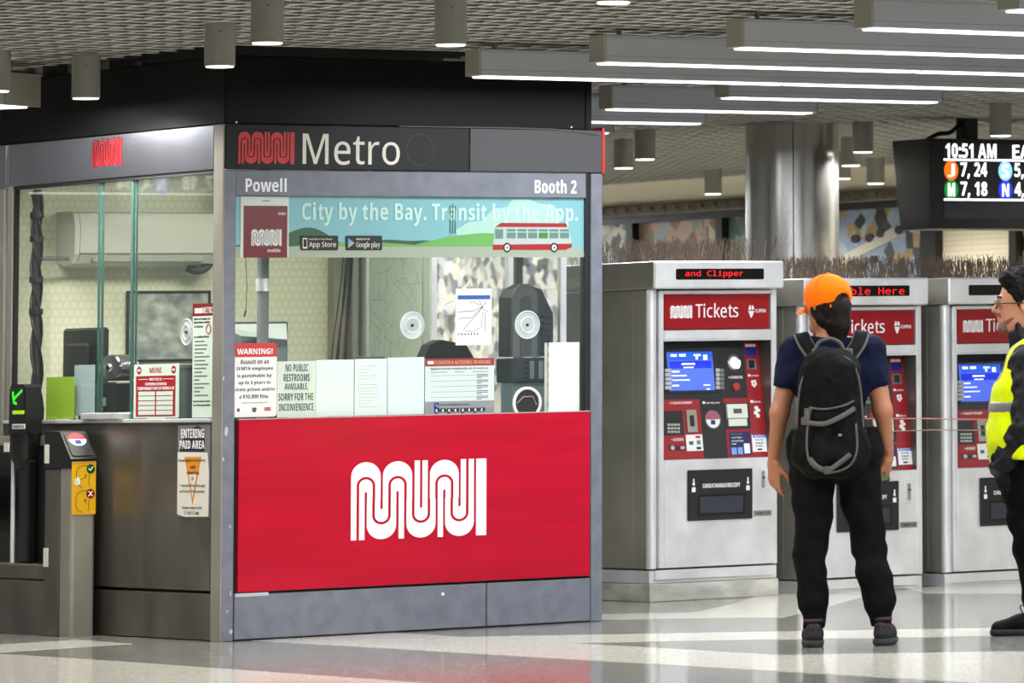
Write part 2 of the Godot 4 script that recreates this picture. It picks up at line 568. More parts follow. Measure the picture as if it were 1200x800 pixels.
func stones(pal: Array, sd: int, freq: float) -> NoiseTexture2D:
	var f = FastNoiseLite.new()
	f.noise_type = FastNoiseLite.TYPE_CELLULAR
	f.cellular_return_type = FastNoiseLite.RETURN_CELL_VALUE
	f.cellular_jitter = 1.0
	f.frequency = freq
	f.fractal_type = FastNoiseLite.FRACTAL_NONE
	f.seed = sd
	var t = NoiseTexture2D.new()
	t.width = 512
	t.height = 512
	t.seamless = true
	t.noise = f
	var g = Gradient.new()
	g.interpolation_mode = Gradient.GRADIENT_INTERPOLATE_CONSTANT
	var o = PackedFloat32Array()
	var c = PackedColorArray()
	for i in 24:
		o.append(i / 24.0)
		c.append(pal[(i * 7 + i / 5) % pal.size()].lightened(0.04 * (i % 4)))
	g.offsets = o
	g.colors = c
	t.color_ramp = g
	return t

func area(parent: Node, at: Vector3, size: Vector2, energy: float, c: Color, basis := Basis(Vector3.RIGHT, -PI / 2)) -> void:
	var l = AreaLight3D.new()
	l.name = "light"
	l.area_size = size
	l.area_normalize_energy = true
	l.light_energy = energy
	l.light_color = c
	l.shadow_enabled = true
	l.area_range = 60.0
	l.transform = Transform3D(basis, at)
	parent.add_child(l, true)

func build_lamps() -> void:
	var tubes = glow("tube_light", Color(0.95, 0.97, 1.0), 3.2)
	var side = mat("fixture_enamel", Color(0.68, 0.69, 0.71), 0.45)
	var cap = mat("fixture_cap", Color(0.60, 0.59, 0.54), 0.5)
	# long linear fixtures: [x of the left end, x of the right end, z, where it hangs]
	var runs = [
		[0.90, 4.40, 0.70, "nearest the booth's dark fascia, starting above its sign"], [0.88, 4.40, 1.85, "second in front of the booth"], [0.86, 4.40, 3.03, "third in front of the booth"],
		[0.64, 4.40, 4.36, "fourth in front of the booth"], [0.54, 4.40, 5.53, "cut by the top right corner of the view"],
		[3.02, 4.36, -0.50, "starting beside the booth, its left end in view"], [3.06, 4.36, -1.70, "starting right at the booth's upper corner"], [3.06, 4.43, -2.94, "ending left of the steel column"], [3.06, 4.53, -4.10, "farthest of the row, mostly behind the booth"]]
	for z in [6.75, 7.95, 9.2, 10.4]:
		runs.append([0.3, 4.40, z, ""])
	for z in [6.75, 7.95, 9.2]:
		runs.append([-6.6, -2.4, z, ""])
	for z in [-3.4, -8.4, -11.4, -15.4, -19.4]:
		runs.append([-9.0, -4.6, z, ""])
	for z in [-13.6, -17.0, -20.4]:
		runs.append([2.6, 6.6, z, ""])
	for z in [-16.4, -17.8, -19.2, -20.6, -5.4, -4.2, -2.6]:
		runs.append([7.4 if z < -10 else 8.8, 10.9, z, ""])
	for z in [2.4, 6.0, 9.6, 13.2]:
		runs.append([6.4, 10.2, z, ""])
	for z in [13.0, 16.0, 19.0]:
		runs.append([-9.0, -4.5, z, ""])
		runs.append([-1.0, 4.0, z, ""])
	for f in runs:
		var long: float = f[1] - f[0]
		var label: String = "long grey linear ceiling light " + (f[3] if f[3] != "" else "in the part of the hall outside the picture")
		var t = thing("linear_ceiling_light", label, "ceiling light", Vector3(f[0], 2.605, f[2]), 0.0, "linear ceiling lights")
		var st = bx(Vector3(0.014, 0.0, -0.062), Vector3(long - 0.014, 0.125, 0.062), 0.004)
		put(t, "housing", st, side)
		for sy in [0.026, 0.112]:
			put(t, "seam", bx(Vector3(0.014, sy, 0.06), Vector3(long - 0.014, sy + 0.0016, 0.0626)), mats["mid_grey_plastic"])
		for e in [[0.0, 0.013], [long - 0.013, long]]:
			put(t, "end_cap", bx(Vector3(e[0], 0.0, -0.064), Vector3(e[1], 0.127, 0.064), 0.003), cap)
		var n = maxi(1, roundi(long / 1.75))
		for i in n:
			var a = 0.03 + (long - 0.06) * i / n
			var b = 0.03 + (long - 0.06) * (i + 1) / n - (0.03 if i < n - 1 else 0.0)
			put(t, "diffuser", bx(Vector3(a, -0.008, -0.05), Vector3(b, 0.004, 0.05), 0.004), tubes)
		for i in range(0, n + 1):
			var hx = clampf(long * i / n, 0.12, long - 0.12)
			put(t, "hanger", bx(Vector3(hx - 0.008, 0.125, -0.008), Vector3(hx + 0.008, 0.3, 0.008)), cap)
		area(t, Vector3(long / 2, -0.014, 0), Vector2(long - 0.06, 0.09), 2.3 * long, Color(0.96, 0.98, 1.0))
	# a fixture turned aside at the left edge of the view
	var tl = thing("linear_ceiling_light", "short turned linear ceiling light at the left end of the booth's fascia", "ceiling light", Vector3(-0.186, 2.55, -1.534), 0.57, "linear ceiling lights")
	put(tl, "housing", bx(Vector3(-0.298, 0.0, -1.5), Vector3(-0.002, 0.155, -0.013), 0.004), side)
	put(tl, "end_cap", bx(Vector3(-0.3, -0.003, -0.012), Vector3(0.0, 0.157, 0.0), 0.003), cap)
	put(tl, "diffuser", bx(Vector3(-0.26, -0.008, -1.46), Vector3(-0.04, 0.002, -0.05)), tubes)
	put(tl, "hanger", bx(Vector3(-0.16, 0.155, -0.4), Vector3(-0.14, 0.3, -0.38)), cap)
	area(tl, Vector3(-0.15, -0.014, -0.75), Vector2(0.2, 1.4), 1.6, Color(0.96, 0.98, 1.0))
	# cylinder downlights: [x, z, what tells it apart]
	var down = [
		[-0.29, -0.835, "beside the booth's dark fascia, left of its corner"], [-0.74, 1.4, "just left of the booth's front corner"], [-1.31, 2.93, "tall, above the station name on the booth"], [-0.58, 3.13, "above the middle of the booth's front"], [-1.28, 5.58, "only its lit rim in view at the top of the picture"],
		[6.9, -7.85, "left one of the pair right of the booth's sign"], [6.3, -6.6, "right one of the pair right of the booth's sign"], [10.2, -12.0, "before the cream bulkhead, left of the steel column"], [7.08, -5.28, "right of the column, highest of its group"],
		[8.2, -7.1, "right of the column, half hidden by its neighbour"], [10.25, -9.86, "right of the column, lowest and farthest"], [6.6, -3.1, "before the hanging departures board"], [9.45, -9.1, "smallest, close against the column's right edge"], [-0.78, -0.75, "cut by the left edge of the picture"]]
	for p in [[-4.0, 1.2], [-4.6, 4.8], [-4.0, -3.0], [-3.4, -9.6], [2.8, 12.0], [-2.6, 12.0], [6.8, 3.0], [8.6, 0.4], [8.6, 6.0], [3.6, -8.5], [-7.5, 17.5], [9.4, -3.0], [9.6, -6.2], [4.4, -12.4], [9.2, -15.4], [7.2, -17.0], [9.6, -18.8], [-1.5, -6.0], [1.2, -10.0], [6.2, -12.6]]:
		down.append([p[0], p[1], ""])
	var lit = glow("downlight_face", Color(1.0, 0.98, 0.95), 4.0)
	var k = 0
	for d in down:
		var label: String = "grey cylinder downlight " + (d[2] if d[2] != "" else "out beyond the picture's edge")
		var t = thing("cylinder_downlight", label, "downlight", Vector3(d[0], 2.555 if d[0] == -0.29 else 2.575, d[1]), 0.0, "cylinder downlights")
		put(t, "housing", lathe(tool(), [[0.066, 0.0], [0.066, 0.15], [0.0665, 0.151], [0.0665, 0.21]], Vector3.ZERO, 28), mats["light_grey_enamel"])
		put(t, "screw", lathe(tool(), [[0.004, 0.0], [0.003, 0.003]], Vector3(-0.03, 0.15, 0.059), 6, Basis(Vector3.RIGHT, PI / 2)), mats["black_plastic"])
		put(t, "lens", lathe(tool(), [[0.058, -0.005], [0.06, 0.0], [0.06, 0.002]], Vector3.ZERO, 28), lit)
		var s = SpotLight3D.new()
		s.name = "light"
		s.light_energy = 5.5
		s.light_color = Color(1.0, 0.985, 0.96)
		s.light_size = 0.055
		s.spot_angle = 82.0
		s.spot_range = 30.0
		s.spot_attenuation = 2.0
		s.spot_angle_attenuation = 0.6
		s.shadow_enabled = true
		s.transform = Transform3D(Basis(Vector3.RIGHT, -PI / 2), Vector3(0, -0.012, 0))
		t.add_child(s, true)
		k += 1

func build_booth() -> void:
	var b = thing("agent_booth", "glazed station agent booth with red front panel, dark fascia and steel side", "booth")
	var grey: Material = mats["grey_paint"]
	var dull: Material = mats["brushed_steel_dark"]
	var black: Material = mats["black_rubber"]
	# plinth and backing that shows dark in the joints
	put(b, "backing", bx(Vector3(0.02, 0.0, -0.04), Vector3(2.005, 1.016, -0.014)), black)
	put(b, "backing", bx(Vector3(0.031, 0.0, -2.43), Vector3(0.045, 1.016, -0.04)), black)
	# posts of the front
	put(b, "corner_post", bx(Vector3(0.0, 0.0, -0.07), Vector3(0.064, 2.185, 0.0), 0.004), grey)
	put(b, "corner_post", bx(Vector3(1.960, 0.0, -0.07), Vector3(2.025, 2.185, 0.0), 0.004), grey)
	put(b, "corner_post", bx(Vector3(1.960, 0.0, -2.45), Vector3(2.025, 2.185, -2.38), 0.004), grey)
	put(b, "corner_post", bx(Vector3(0.0, 0.0, -2.45), Vector3(0.064, 2.185, -2.38), 0.004), mats["brushed_steel_dull"])
	# chipped patches on the left post, bare metal under the paint
	var chip = mat("bare_primer", Color(0.66, 0.66, 0.68), 0.5)
	for q in [[0.012, 0.94, 0.02, 0.055], [0.002, 0.83, 0.012, 0.02], [0.001, 1.2, 0.01, 0.03], [0.03, 0.13, 0.008, 0.018], [0.042, 0.03, 0.02, 0.03], [0.045, 0.2, 0.008, 0.04], [0.04, 0.52, 0.008, 0.02]]:
		var pts = PackedVector2Array()
		for i in 9:
			var a = TAU * i / 9.0
			var r = 0.6 + 0.4 * rng.randf()
			pts.append(Vector2(q[0] + (0.5 + 0.5 * cos(a) * r) * q[2], q[1] + (0.5 + 0.5 * sin(a) * r) * q[3]))
		put(b, "paint_chip", prism(tool(), pts, 0.0, 0.0006), chip)
	# red front panel with the emblem
	var rp = put(b, "front_panel", bx(Vector3(0.082, 0.2236, -0.012), Vector3(1.952, 1.0205, 0.006), 0.002), mats["red_panel"])
	put(rp, "emblem", emblem(0.72, 0.366), mats["white_vinyl"], Vector3(0.66, 0.442, 0.0075))
	put(b, "panel_trim", bx(Vector3(0.080, 1.0205, -0.012), Vector3(1.954, 1.0255, 0.008)), mat("trim_pale", Color(0.7, 0.55, 0.55), 0.4))
	# base boards
	put(b, "base_board", bx(Vector3(0.068, 0.006, -0.012), Vector3(1.384, 0.212, 0.002), 0.003), grey)
	put(b, "base_board", bx(Vector3(1.389, 0.006, -0.012), Vector3(1.956, 0.212, 0.002), 0.003), grey)
	put(b, "torn_edge", bx(Vector3(0.072, 0.203, -0.01), Vector3(0.24, 0.219, 0.0035)), chip)
	put(b, "bolt", lathe(tool(), [[0.01, 0.0], [0.008, 0.004]], Vector3(1.15, 0.17, 0.002), 10, Basis(Vector3.RIGHT, PI / 2)), mats["brushed_steel_light"])
	# header above the window with the station's name
	var hd = put(b, "header", bx(Vector3(0.064, 2.064, -0.05), Vector3(1.935, 2.185, -0.004), 0.003), grey)
	words(hd, "Powell", "bold", mats["white_vinyl"], Vector3(0.112, 2.083, -0.0035), 0.21, 0.064)
	words(hd, "Booth 2", "bold", mats["white_vinyl"], Vector3(1.648, 2.087, -0.0035), 0.232, 0.066)
	put(b, "jamb", bx(Vector3(1.935, 1.02, -0.06), Vector3(1.960, 2.185, -0.012)), black)
	# sign band
	var sg = put(b, "sign_band", bx(Vector3(0.003, 2.189, -0.05), Vector3(1.285, 2.398, 0.004), 0.003), mats["charcoal_sign"])
	put(sg, "emblem", emblem(0.288, 0.15), mats["red_vinyl"], Vector3(0.069, 2.214, 0.0055))
	words(sg, "Metro", "regular", mats["cream_vinyl"], Vector3(0.4, 2.213, 0.0045), 0.51, 0.146)
	var sg2 = put(b, "sign_band", bx(Vector3(1.288, 2.189, -0.05), Vector3(2.02, 2.398, 0.004), 0.003), mats["ghost_sign"])
	# the outline of an old round badge
	for q in [[1.02, 0.075, 0.002], [1.37, 0.085, 0.002]]:
		var ring = tool()
		var outer = disc(q[1], q[1], Vector2(q[0], 2.29), 40)
		var inner = disc(q[1] - q[2], q[1] - q[2], Vector2(q[0], 2.29), 40)
		for i in 40:
			face(ring, [v3(outer[i], 0), v3(outer[(i + 1) % 40], 0), v3(inner[(i + 1) % 40], 0), v3(inner[i], 0)], Vector3(0, 0, 1))
		put(sg if q[0] < 1.2 else sg2, "old_badge_outline", ring, mat("faint_outline", Color(0.24, 0.23, 0.24), 0.5), Vector3(0, 0, 0.0048))
	# a bent trim strip, come loose at the right corner
	var strip = tool()
	var rows = []
	for q in [[0.9, 2.399], [1.5, 2.400], [1.75, 2.398], [1.88, 2.388], [2.01, 2.372]]:
		rows.append([Vector3(q[0], q[1], -0.03), Vector3(q[0], q[1], 0.014), Vector3(q[0], q[1] + 0.004, 0.014), Vector3(q[0], q[1] + 0.004, -0.03)])
	skin(strip, rows)
	put(b, "loose_trim", strip, mat("trim_tan", Color(0.42, 0.38, 0.34), 0.4))
	put(b, "side_sign", bx(Vector3(2.021, 2.186, -2.45), Vector3(2.036, 2.412, 0.004), 0.002), mat("side_red", Color(0.78, 0.03, 0.03), 0.35))
	# fascia
	put(b, "fascia", bx(Vector3(0.012, 2.402, -2.42), Vector3(1.94, 2.722, -0.02), 0.004), mats["charcoal_panel"])
	put(b, "fascia_edge", bx(Vector3(1.943, 2.402, -2.42), Vector3(1.978, 2.722, -0.022), 0.003), mats["charcoal_panel"])
	for q in [[0.07, 2.408], [1.86, 2.412]]:
		put(b, "bolt", lathe(tool(), [[0.006, 0.0], [0.004, 0.005]], Vector3(q[0], q[1], -0.02), 8, Basis(Vector3.RIGHT, PI / 2)), mats["brushed_steel_light"])
	# front glazing
	put(b, "window_pane", bx(Vector3(0.064, 1.02, -0.032), Vector3(1.936, 2.064, -0.024)), mats["glass"])
	# ---- left side, looking along -x
	put(b, "side_post", bx(Vector3(-0.003, 0.0, -0.097), Vector3(0.02, 2.4, -0.001), 0.002), mats["brushed_steel_dull"])
	var sb = put(b, "side_sign_band", bx(Vector3(-0.004, 2.19, -2.288), Vector3(0.03, 2.398, -0.098), 0.002), mats["polished_steel"])
	put(sb, "emblem", emblem(0.32, 0.134), mat("red_mark", Color(0.6, 0.06, 0.1), 0.4), Vector3(-0.0055, 2.249, -1.356), side_basis)
	put(b, "side_sign_band", bx(Vector3(-0.012, 2.18, -2.9), Vector3(0.03, 2.398, -2.292), 0.002), mats["polished_steel"])
	put(b, "window_frame", bx(Vector3(0.0, 1.02, -2.29), Vector3(0.03, 2.19, -2.236), 0.003), mats["brushed_steel_dull"])
	put(b, "window_frame", bx(Vector3(0.008, 1.02, -2.236), Vector3(0.03, 2.19, -2.218)), black)
	put(b, "window_frame", bx(Vector3(0.004, 2.172, -2.236), Vector3(0.03, 2.19, -0.098)), black)
	put(b, "window_sill", bx(Vector3(-0.012, 1.012, -2.29), Vector3(0.05, 1.030, -0.097), 0.003), mats["brushed_steel_light"])
	put(b, "side_panel", bx(Vector3(-0.002, 0.232, -2.29), Vector3(0.03, 1.010, -0.106), 0.003), dull)
	put(b, "side_base", bx(Vector3(0.0, 0.004, -2.29), Vector3(0.03, 0.218, -0.1), 0.003), dull)
	put(b, "side_post", bx(Vector3(-0.012, 0.0, -2.45), Vector3(0.03, 2.18, -2.30), 0.003), mats["brushed_steel_dull"])
	for q in [[-2.218, -1.306, 0.02], [-1.312, -0.948, 0.012], [-0.955, -0.098, 0.02]]:
		put(b, "window_pane", bx(Vector3(q[2], 1.03, q[0]), Vector3(q[2] + 0.007, 2.175, q[1])), mats["glass"])
	for q in [[-1.314, 0.012, 0.01], [-1.298, 0.022, 0.012], [-0.962, 0.01, 0.022], [-0.94, 0.022, 0.008]]:
		put(b, "pane_edge", bx(Vector3(q[1], 1.03, q[0]), Vector3(q[1] + 0.009, 2.175, q[0] + q[2])), mats["glass_edge"])
	# pass-through tray on the sill
	put(b, "pass_tray", bx(Vector3(-0.03, 1.03, -1.40), Vector3(0.07, 1.062, -0.99), 0.004), mats["brushed_steel_light"])
	# ---- right and rear sides
	put(b, "side_panel", bx(Vector3(1.995, 0.0, -2.38), Vector3(2.02, 1.02, -0.07)), dull)
	put(b, "side_header", bx(Vector3(1.985, 2.1, -2.38), Vector3(2.02, 2.4, -0.07)), grey)
	put(b, "window_pane", bx(Vector3(2.0, 1.02, -1.6), Vector3(2.007, 2.1, -0.07)), mats["glass"])
	for q in [-1.64, -0.875, -0.36]:
		put(b, "mullion", bx(Vector3(1.985, 1.02, q), Vector3(2.02, 2.1, q + 0.028), 0.002), mats["brushed_steel_light"])
	put(b, "side_wall", bx(Vector3(1.975, 1.02, -2.38), Vector3(2.015, 2.1, -1.64)), mat("pale_board", Color(0.72, 0.78, 0.73), 0.6))
	put(b, "back_wall", bx(Vector3(0.03, 0.0, -2.44), Vector3(1.99, 2.4, -2.40)), wall_hex())
	put(b, "inner_ceiling", bx(Vector3(0.03, 2.37, -2.4), Vector3(1.99, 2.40, -0.03)), mat("inner_white", Color(0.8, 0.81, 0.76), 0.7))
	put(b, "inner_floor", bx(Vector3(0.046, 0.0, -2.4), Vector3(1.99, 0.12, -0.042)), mat("inner_floor", Color(0.3, 0.3, 0.29), 0.7))
	put(b, "counter", bx(Vector3(0.046, 0.96, -0.66), Vector3(1.3, 1.005, -0.042)), mat("counter_top", Color(0.5, 0.5, 0.47), 0.5))
	put(b, "counter", bx(Vector3(1.302, 0.96, -0.5), Vector3(1.98, 1.005, -0.042)), mats["counter_top"])
	put(b, "counter", bx(Vector3(0.046, 0.96, -2.39), Vector3(0.56, 1.005, -0.662)), mats["counter_top"])

func wall_hex() -> StandardMaterial3D:
	var m = mat("booth_wall", Color.WHITE, 0.6)
	var a = Color(0.90, 0.905, 0.80)
	m.albedo_texture = mosaic([a, Color(0.855, 0.865, 0.745)], 0, 1, true)
	triplanar(m, Vector3(1.6, 1.6, 1.6))
	return m

func build_booth_inside() -> void:
	var black: Material = mats["black_plastic"]
	var dark: Material = mats["dark_grey_plastic"]
	# ceiling light of the booth
	var cl = thing("booth_ceiling_light", "flat white panel light under the booth's inner ceiling", "ceiling light", Vector3(1.0, 2.35, -1.1))
	put(cl, "frame", bx(Vector3(-0.6, 0.0, -0.3), Vector3(0.6, 0.02, 0.3), 0.004), mats["white_plastic"])
	put(cl, "diffuser", bx(Vector3(-0.57, -0.006, -0.27), Vector3(0.57, 0.0, 0.27)), glow("panel_light", Color(1.0, 1.0, 0.93), 2.2))
	area(cl, Vector3(0, -0.012, 0), Vector2(1.1, 0.5), 3.2, Color(1.0, 1.0, 0.93))
	# air conditioner on the rear wall
	var ac = thing("air_conditioner", "white wall-mounted air conditioner seen through the booth's side window", "air conditioner", Vector3(0.31, 1.79, -2.395))
	var prof = PackedVector2Array([Vector2(0, 0.03), Vector2(0.09, 0.0), Vector2(0.17, 0.015), Vector2(0.205, 0.06), Vector2(0.21, 0.2), Vector2(0.19, 0.265), Vector2(0.15, 0.278), Vector2(0, 0.278)])
	put(ac, "body", prism(tool(), prof, 0.03, 0.78), mats["white_plastic"], Vector3.ZERO, Basis(Vector3(0, 0, 1), Vector3(0, 1, 0), Vector3(1, 0, 0)))
	for e in [0.0, 0.783]:
		put(ac, "end_cap", prism(tool(), prof, e, e + 0.027), mats["white_plastic"], Vector3.ZERO, Basis(Vector3(0, 0, 1), Vector3(0, 1, 0), Vector3(1, 0, 0)))
	put(ac, "louvre", bx(Vector3(0.1, 0.022, 0.165), Vector3(0.7, 0.05, 0.2), 0.004), mat("louvre_grey", Color(0.66, 0.67, 0.63), 0.5))
	put(ac, "seam", bx(Vector3(0.03, 0.063, 0.2), Vector3(0.78, 0.066, 0.2115)), dark)
	var hose = arc_path([Vector3(0.66, -0.005, 0.1), Vector3(0.72, -0.02, 0.13), Vector3(0.78, 0.03, 0.13), Vector3(0.82, 0.14, 0.12), Vector3(0.83, 0.32, 0.1), Vector3(0.83, 0.56, 0.1)], 6)
	put(ac, "hose", tube(tool(), hose, 0.022, 10), mat("hose_grey", Color(0.25, 0.26, 0.25), 0.6))
	# picture
	var pf = thing("framed_picture", "black framed pale picture on the booth's rear wall", "picture", Vector3(0.69, 1.31, -2.398))
	for f in [[0, 0, 0.46, 0.012], [0, 0.348, 0.46, 0.36], [0, 0.012, 0.012, 0.348], [0.448, 0.012, 0.46, 0.348]]:
		put(pf, "frame_bar", bx(Vector3(f[0], f[1], 0), Vector3(f[2], f[3], 0.018), 0.002), black)
	var pm = mat("picture_print", Color.WHITE, 0.5)
	pm.albedo_texture = noise_tex(0.02, [Color(0.4, 0.45, 0.46), Color(0.86, 0.87, 0.8)], 77, 256, 3)
	triplanar(pm, Vector3(1.4, 1.8, 1.4))
	put(pf, "print", bx(Vector3(0.012, 0.012, 0.004), Vector3(0.448, 0.348, 0.008)), pm)
	# dark mast of bundled cables just inside the side window
	var ms = thing("cable_mast", "dark upright pole wrapped in cables inside the side window", "pole", Vector3(0.09, 1.03, -2.12))
	put(ms, "pole", tube(tool(), [Vector3(0, 0, 0), Vector3(0.0, 0.6, -0.03), Vector3(0, 1.14, -0.03)], 0.02, 10), mat("mast_brown", Color(0.1, 0.085, 0.08), 0.6))
	for k in 3:
		var pts = []
		for i in 22:
			var a = i * 0.55 + k * 2.1
			pts.append(Vector3(cos(a) * 0.026, 1.12 * i / 21.0, -0.03 * minf(1.0, i / 11.0) + sin(a) * 0.026))
		put(ms, "cable", tube(tool(), pts, 0.007, 6), black)
	for q in [0.52, 0.68, 0.88, 1.0]:
		put(ms, "clamp", lathe(tool(), [[0.034, 0], [0.034, 0.03]], Vector3(0, q, -0.03), 12), dark)
	put(ms, "bracket", tube(tool(), [Vector3(0.0, 0.8, -0.03), Vector3(0.2, 0.8, -0.1)], 0.011, 8), mats["mid_grey_plastic"])
	# monitor by the side window, seen from behind
	var mo = thing("monitor", "black flat monitor seen from behind through the side window", "monitor", Vector3(0.27, 1.005, -1.98))
	put(mo, "housing", bx(Vector3(-0.02, 0.09, -0.21), Vector3(0.03, 0.475, 0.21), 0.012), black)
	put(mo, "rear_hump", bx(Vector3(-0.05, 0.16, -0.12), Vector3(-0.02, 0.4, 0.12), 0.02), dark)
	put(mo, "stand", bx(Vector3(-0.02, 0.01, -0.03), Vector3(0.01, 0.12, 0.03), 0.004), black)
	put(mo, "foot", bx(Vector3(-0.09, 0.0, -0.12), Vector3(0.09, 0.012, 0.12), 0.004), black)
	# speaking horn and its black box
	var bxs = thing("speaker_box", "small black counter box with a metal latch behind the side window", "box", Vector3(0.13, 1.005, -1.37))
	put(bxs, "body", bx(Vector3(-0.05, 0.0, -0.13), Vector3(0.12, 0.205, 0.12), 0.008), black)
	put(bxs, "latch", bx(Vector3(-0.058, 0.09, -0.01), Vector3(-0.05, 0.13, 0.02), 0.002), mats["brushed_steel_light"])
	var hn = thing("metal_horn", "round polished metal canister lying on the black box", "canister", Vector3(0.15, 1.212, -1.385))
	put(hn, "shell", lathe(tool(), [[0.058, -0.1], [0.064, -0.09], [0.064, 0.05], [0.06, 0.06], [0.02, 0.062], [0.012, 0.07]], Vector3(0, 0.066, 0), 28, Basis(Vector3.UP, 0.5) * Basis(Vector3.BACK, PI / 2)), mats["polished_steel"])
	put(hn, "hub", lathe(tool(), [[0.012, 0.06], [0.012, 0.075], [0.004, 0.077]], Vector3(0, 0.066, 0), 12, Basis(Vector3.UP, 0.5) * Basis(Vector3.BACK, PI / 2)), black)
	# dark cabinet behind the notice
	var cb = thing("counter_cabinet", "dark green-grey counter cabinet behind the out of service notice", "cabinet", Vector3(0.33, 1.005, -0.96))
	put(cb, "body", bx(Vector3(-0.06, 0.0, -0.16), Vector3(0.2, 0.26, 0.14), 0.006), mat("cabinet_dark", Color(0.13, 0.16, 0.15), 0.5))
	put(cb, "lid", bx(Vector3(-0.07, 0.26, -0.17), Vector3(0.21, 0.28, 0.15), 0.004), dark)
	# --- behind the front window
	var mon = thing("old_monitor", "grey monitor back with vents and dark side behind the warning sign", "monitor", Vector3(0.46, 1.005, -0.5))
	var gm = mat("monitor_grey", Color(0.36, 0.42, 0.41), 0.5)
	var st = tool()
	var back = [Vector3(-0.15, 0.1, 0.08), Vector3(0.09, 0.1, 0.08), Vector3(0.09, 0.39, 0.08), Vector3(-0.15, 0.41, 0.08)]
	var front = [Vector3(-0.19, 0.06, -0.12), Vector3(0.19, 0.06, -0.12), Vector3(0.19, 0.47, -0.12), Vector3(-0.19, 0.47, -0.12)]
	face(st, back, Vector3(0, 0, 1))
	face(st, front, Vector3(0, 0, -1))
	for i in 4:
		var j = (i + 1) % 4
		if i != 1:
			face(st, [back[i], back[j], front[j], front[i]], [Vector3(0, -1, 0), Vector3(1, 0, 0), Vector3(0, 1, 0), Vector3(-1, 0, 0)][i])
	put(mon, "housing", st, gm)
	var sd = tool()
	face(sd, [back[1], back[2], front[2], front[1]], Vector3(1, 0, 0.5))
	put(mon, "side_cover", sd, dark)
	put(mon, "bezel", bx(Vector3(-0.2, 0.05, -0.15), Vector3(0.2, 0.48, -0.12), 0.006), dark)
	for i in 16:
		put(mon, "vent", bx(Vector3(-0.14 + i * 0.0145, 0.355, 0.079), Vector3(-0.134 + i * 0.0145, 0.388, 0.0815)), dark)
	put(mon, "foot", bx(Vector3(-0.12, 0.0, -0.12), Vector3(0.1, 0.06, 0.08), 0.01), dark)
	var pl = thing("grey_pole", "grey metal pole with a bright collar rising behind the warning sign", "pole", Vector3(0.5, 1.005, -0.36))
	put(pl, "tube", lathe(tool(), [[0.028, 0.0], [0.028, 1.35]], Vector3.ZERO, 20), mats["mid_grey_plastic"])
	put(pl, "collar", lathe(tool(), [[0.034, 0.62], [0.034, 0.68]], Vector3.ZERO, 20), mats["brushed_steel_light"])
	pl.position = Vector3(0.40, 1.005, -0.38)
	var wr = thing("hanging_wire", "thin black wire dangling behind the left end of the front window", "wire", Vector3(0.17, 2.0, -0.12))
	put(wr, "strand", tube(tool(), arc_path([Vector3(0, 0.05, 0), Vector3(0.004, -0.2, 0), Vector3(0.012, -0.35, 0.0), Vector3(0.008, -0.47, 0)], 5), 0.0018, 5), black)
	put(wr, "tip", tube(tool(), [Vector3(0.008, -0.47, 0), Vector3(0.0, -0.5, 0)], 0.004, 6), black)
	var wb = thing("wire_bundle", "bundle of black wires running down beside the booth's rear corner", "wires", Vector3(1.2, 1.005, -1.2))
	for q in [[0.07, 0.0, 0.003], [0.1, 0.03, 0.005], [0.115, 0.07, 0.006], [0.125, 0.08, 0.005], [0.085, 0.04, 0.003]]:
		put(wb, "wire", tube(tool(), arc_path([Vector3(q[0], 1.35, 0), Vector3(q[0] * 0.9, 0.8, 0), Vector3(q[1], 0.3, 0), Vector3(q[1] - 0.01, 0.0, 0), Vector3(q[1] + 0.01, -0.88, 0)], 6), q[2], 6), black)
	# rear corner conduit and trim strips
	var ct = thing("corner_conduit", "brown-grey steel conduit column in the booth's rear corner", "conduit", Vector3(1.93, 1.005, -2.33))
	put(ct, "box_column", bx(Vector3(-0.12, 0.0, -0.05), Vector3(0.0, 1.36, 0.02), 0.004), mats["brushed_steel_dull"])
	put(ct, "pipe", lathe(tool(), [[0.02, 0.0], [0.02, 1.36]], Vector3(-0.02, 0, 0.06), 12), mats["light_grey_enamel"])
	put(ct, "pipe", lathe(tool(), [[0.014, 0.0], [0.014, 1.36]], Vector3(0.03, 0, 0.1), 12), mats["brushed_steel_light"])
	var yl = thing("yellow_tag", "small yellow label on the conduit near the wires", "label", Vector3(1.80, 1.2, -2.276))
	put(yl, "card", bx(Vector3.ZERO, Vector3(0.02, 0.07, 0.002)), mat("yellow_label", Color(0.75, 0.58, 0.1), 0.6))
	# clutter on the counter
	for q in [[0.98, -0.4, 0.1, 0.3, 0.1, Color(0.12, 0.1, 0.09), "dark box on the counter behind the typed sheet"], [1.08, -0.42, 0.09, 0.27, 0.1, Color(0.42, 0.44, 0.34), "pale green carton on the counter behind the typed sheet"], [1.2, -0.42, 0.12, 0.28, 0.12, Color(0.2, 0.16, 0.13), "brown carton on the counter left of the round speak disc"]]:
		var c = thing("counter_box", q[6], "box", Vector3(q[0], 1.005, q[1]), 0.0, "boxes on the booth's counter")
		put(c, "carton", bx(Vector3(-q[2] / 2, 0, -q[4] / 2), Vector3(q[2] / 2, q[3] - 0.02, q[4] / 2), 0.004), mat("carton_%d" % int(q[0] * 100), q[5], 0.7))
		put(c, "lid", bx(Vector3(-q[2] / 2 - 0.003, q[3] - 0.02, -q[4] / 2 - 0.003), Vector3(q[2] / 2 + 0.003, q[3], q[4] / 2 + 0.003), 0.003), mat("carton_%d" % int(q[0] * 100), q[5], 0.7))
	# chair
	var ch = thing("office_chair", "dark padded chair back showing above the elevator notice", "chair", Vector3(1.60, 0.122, -0.76))
	var cf = mat("chair_fabric", Color(0.045, 0.045, 0.06), 0.85)
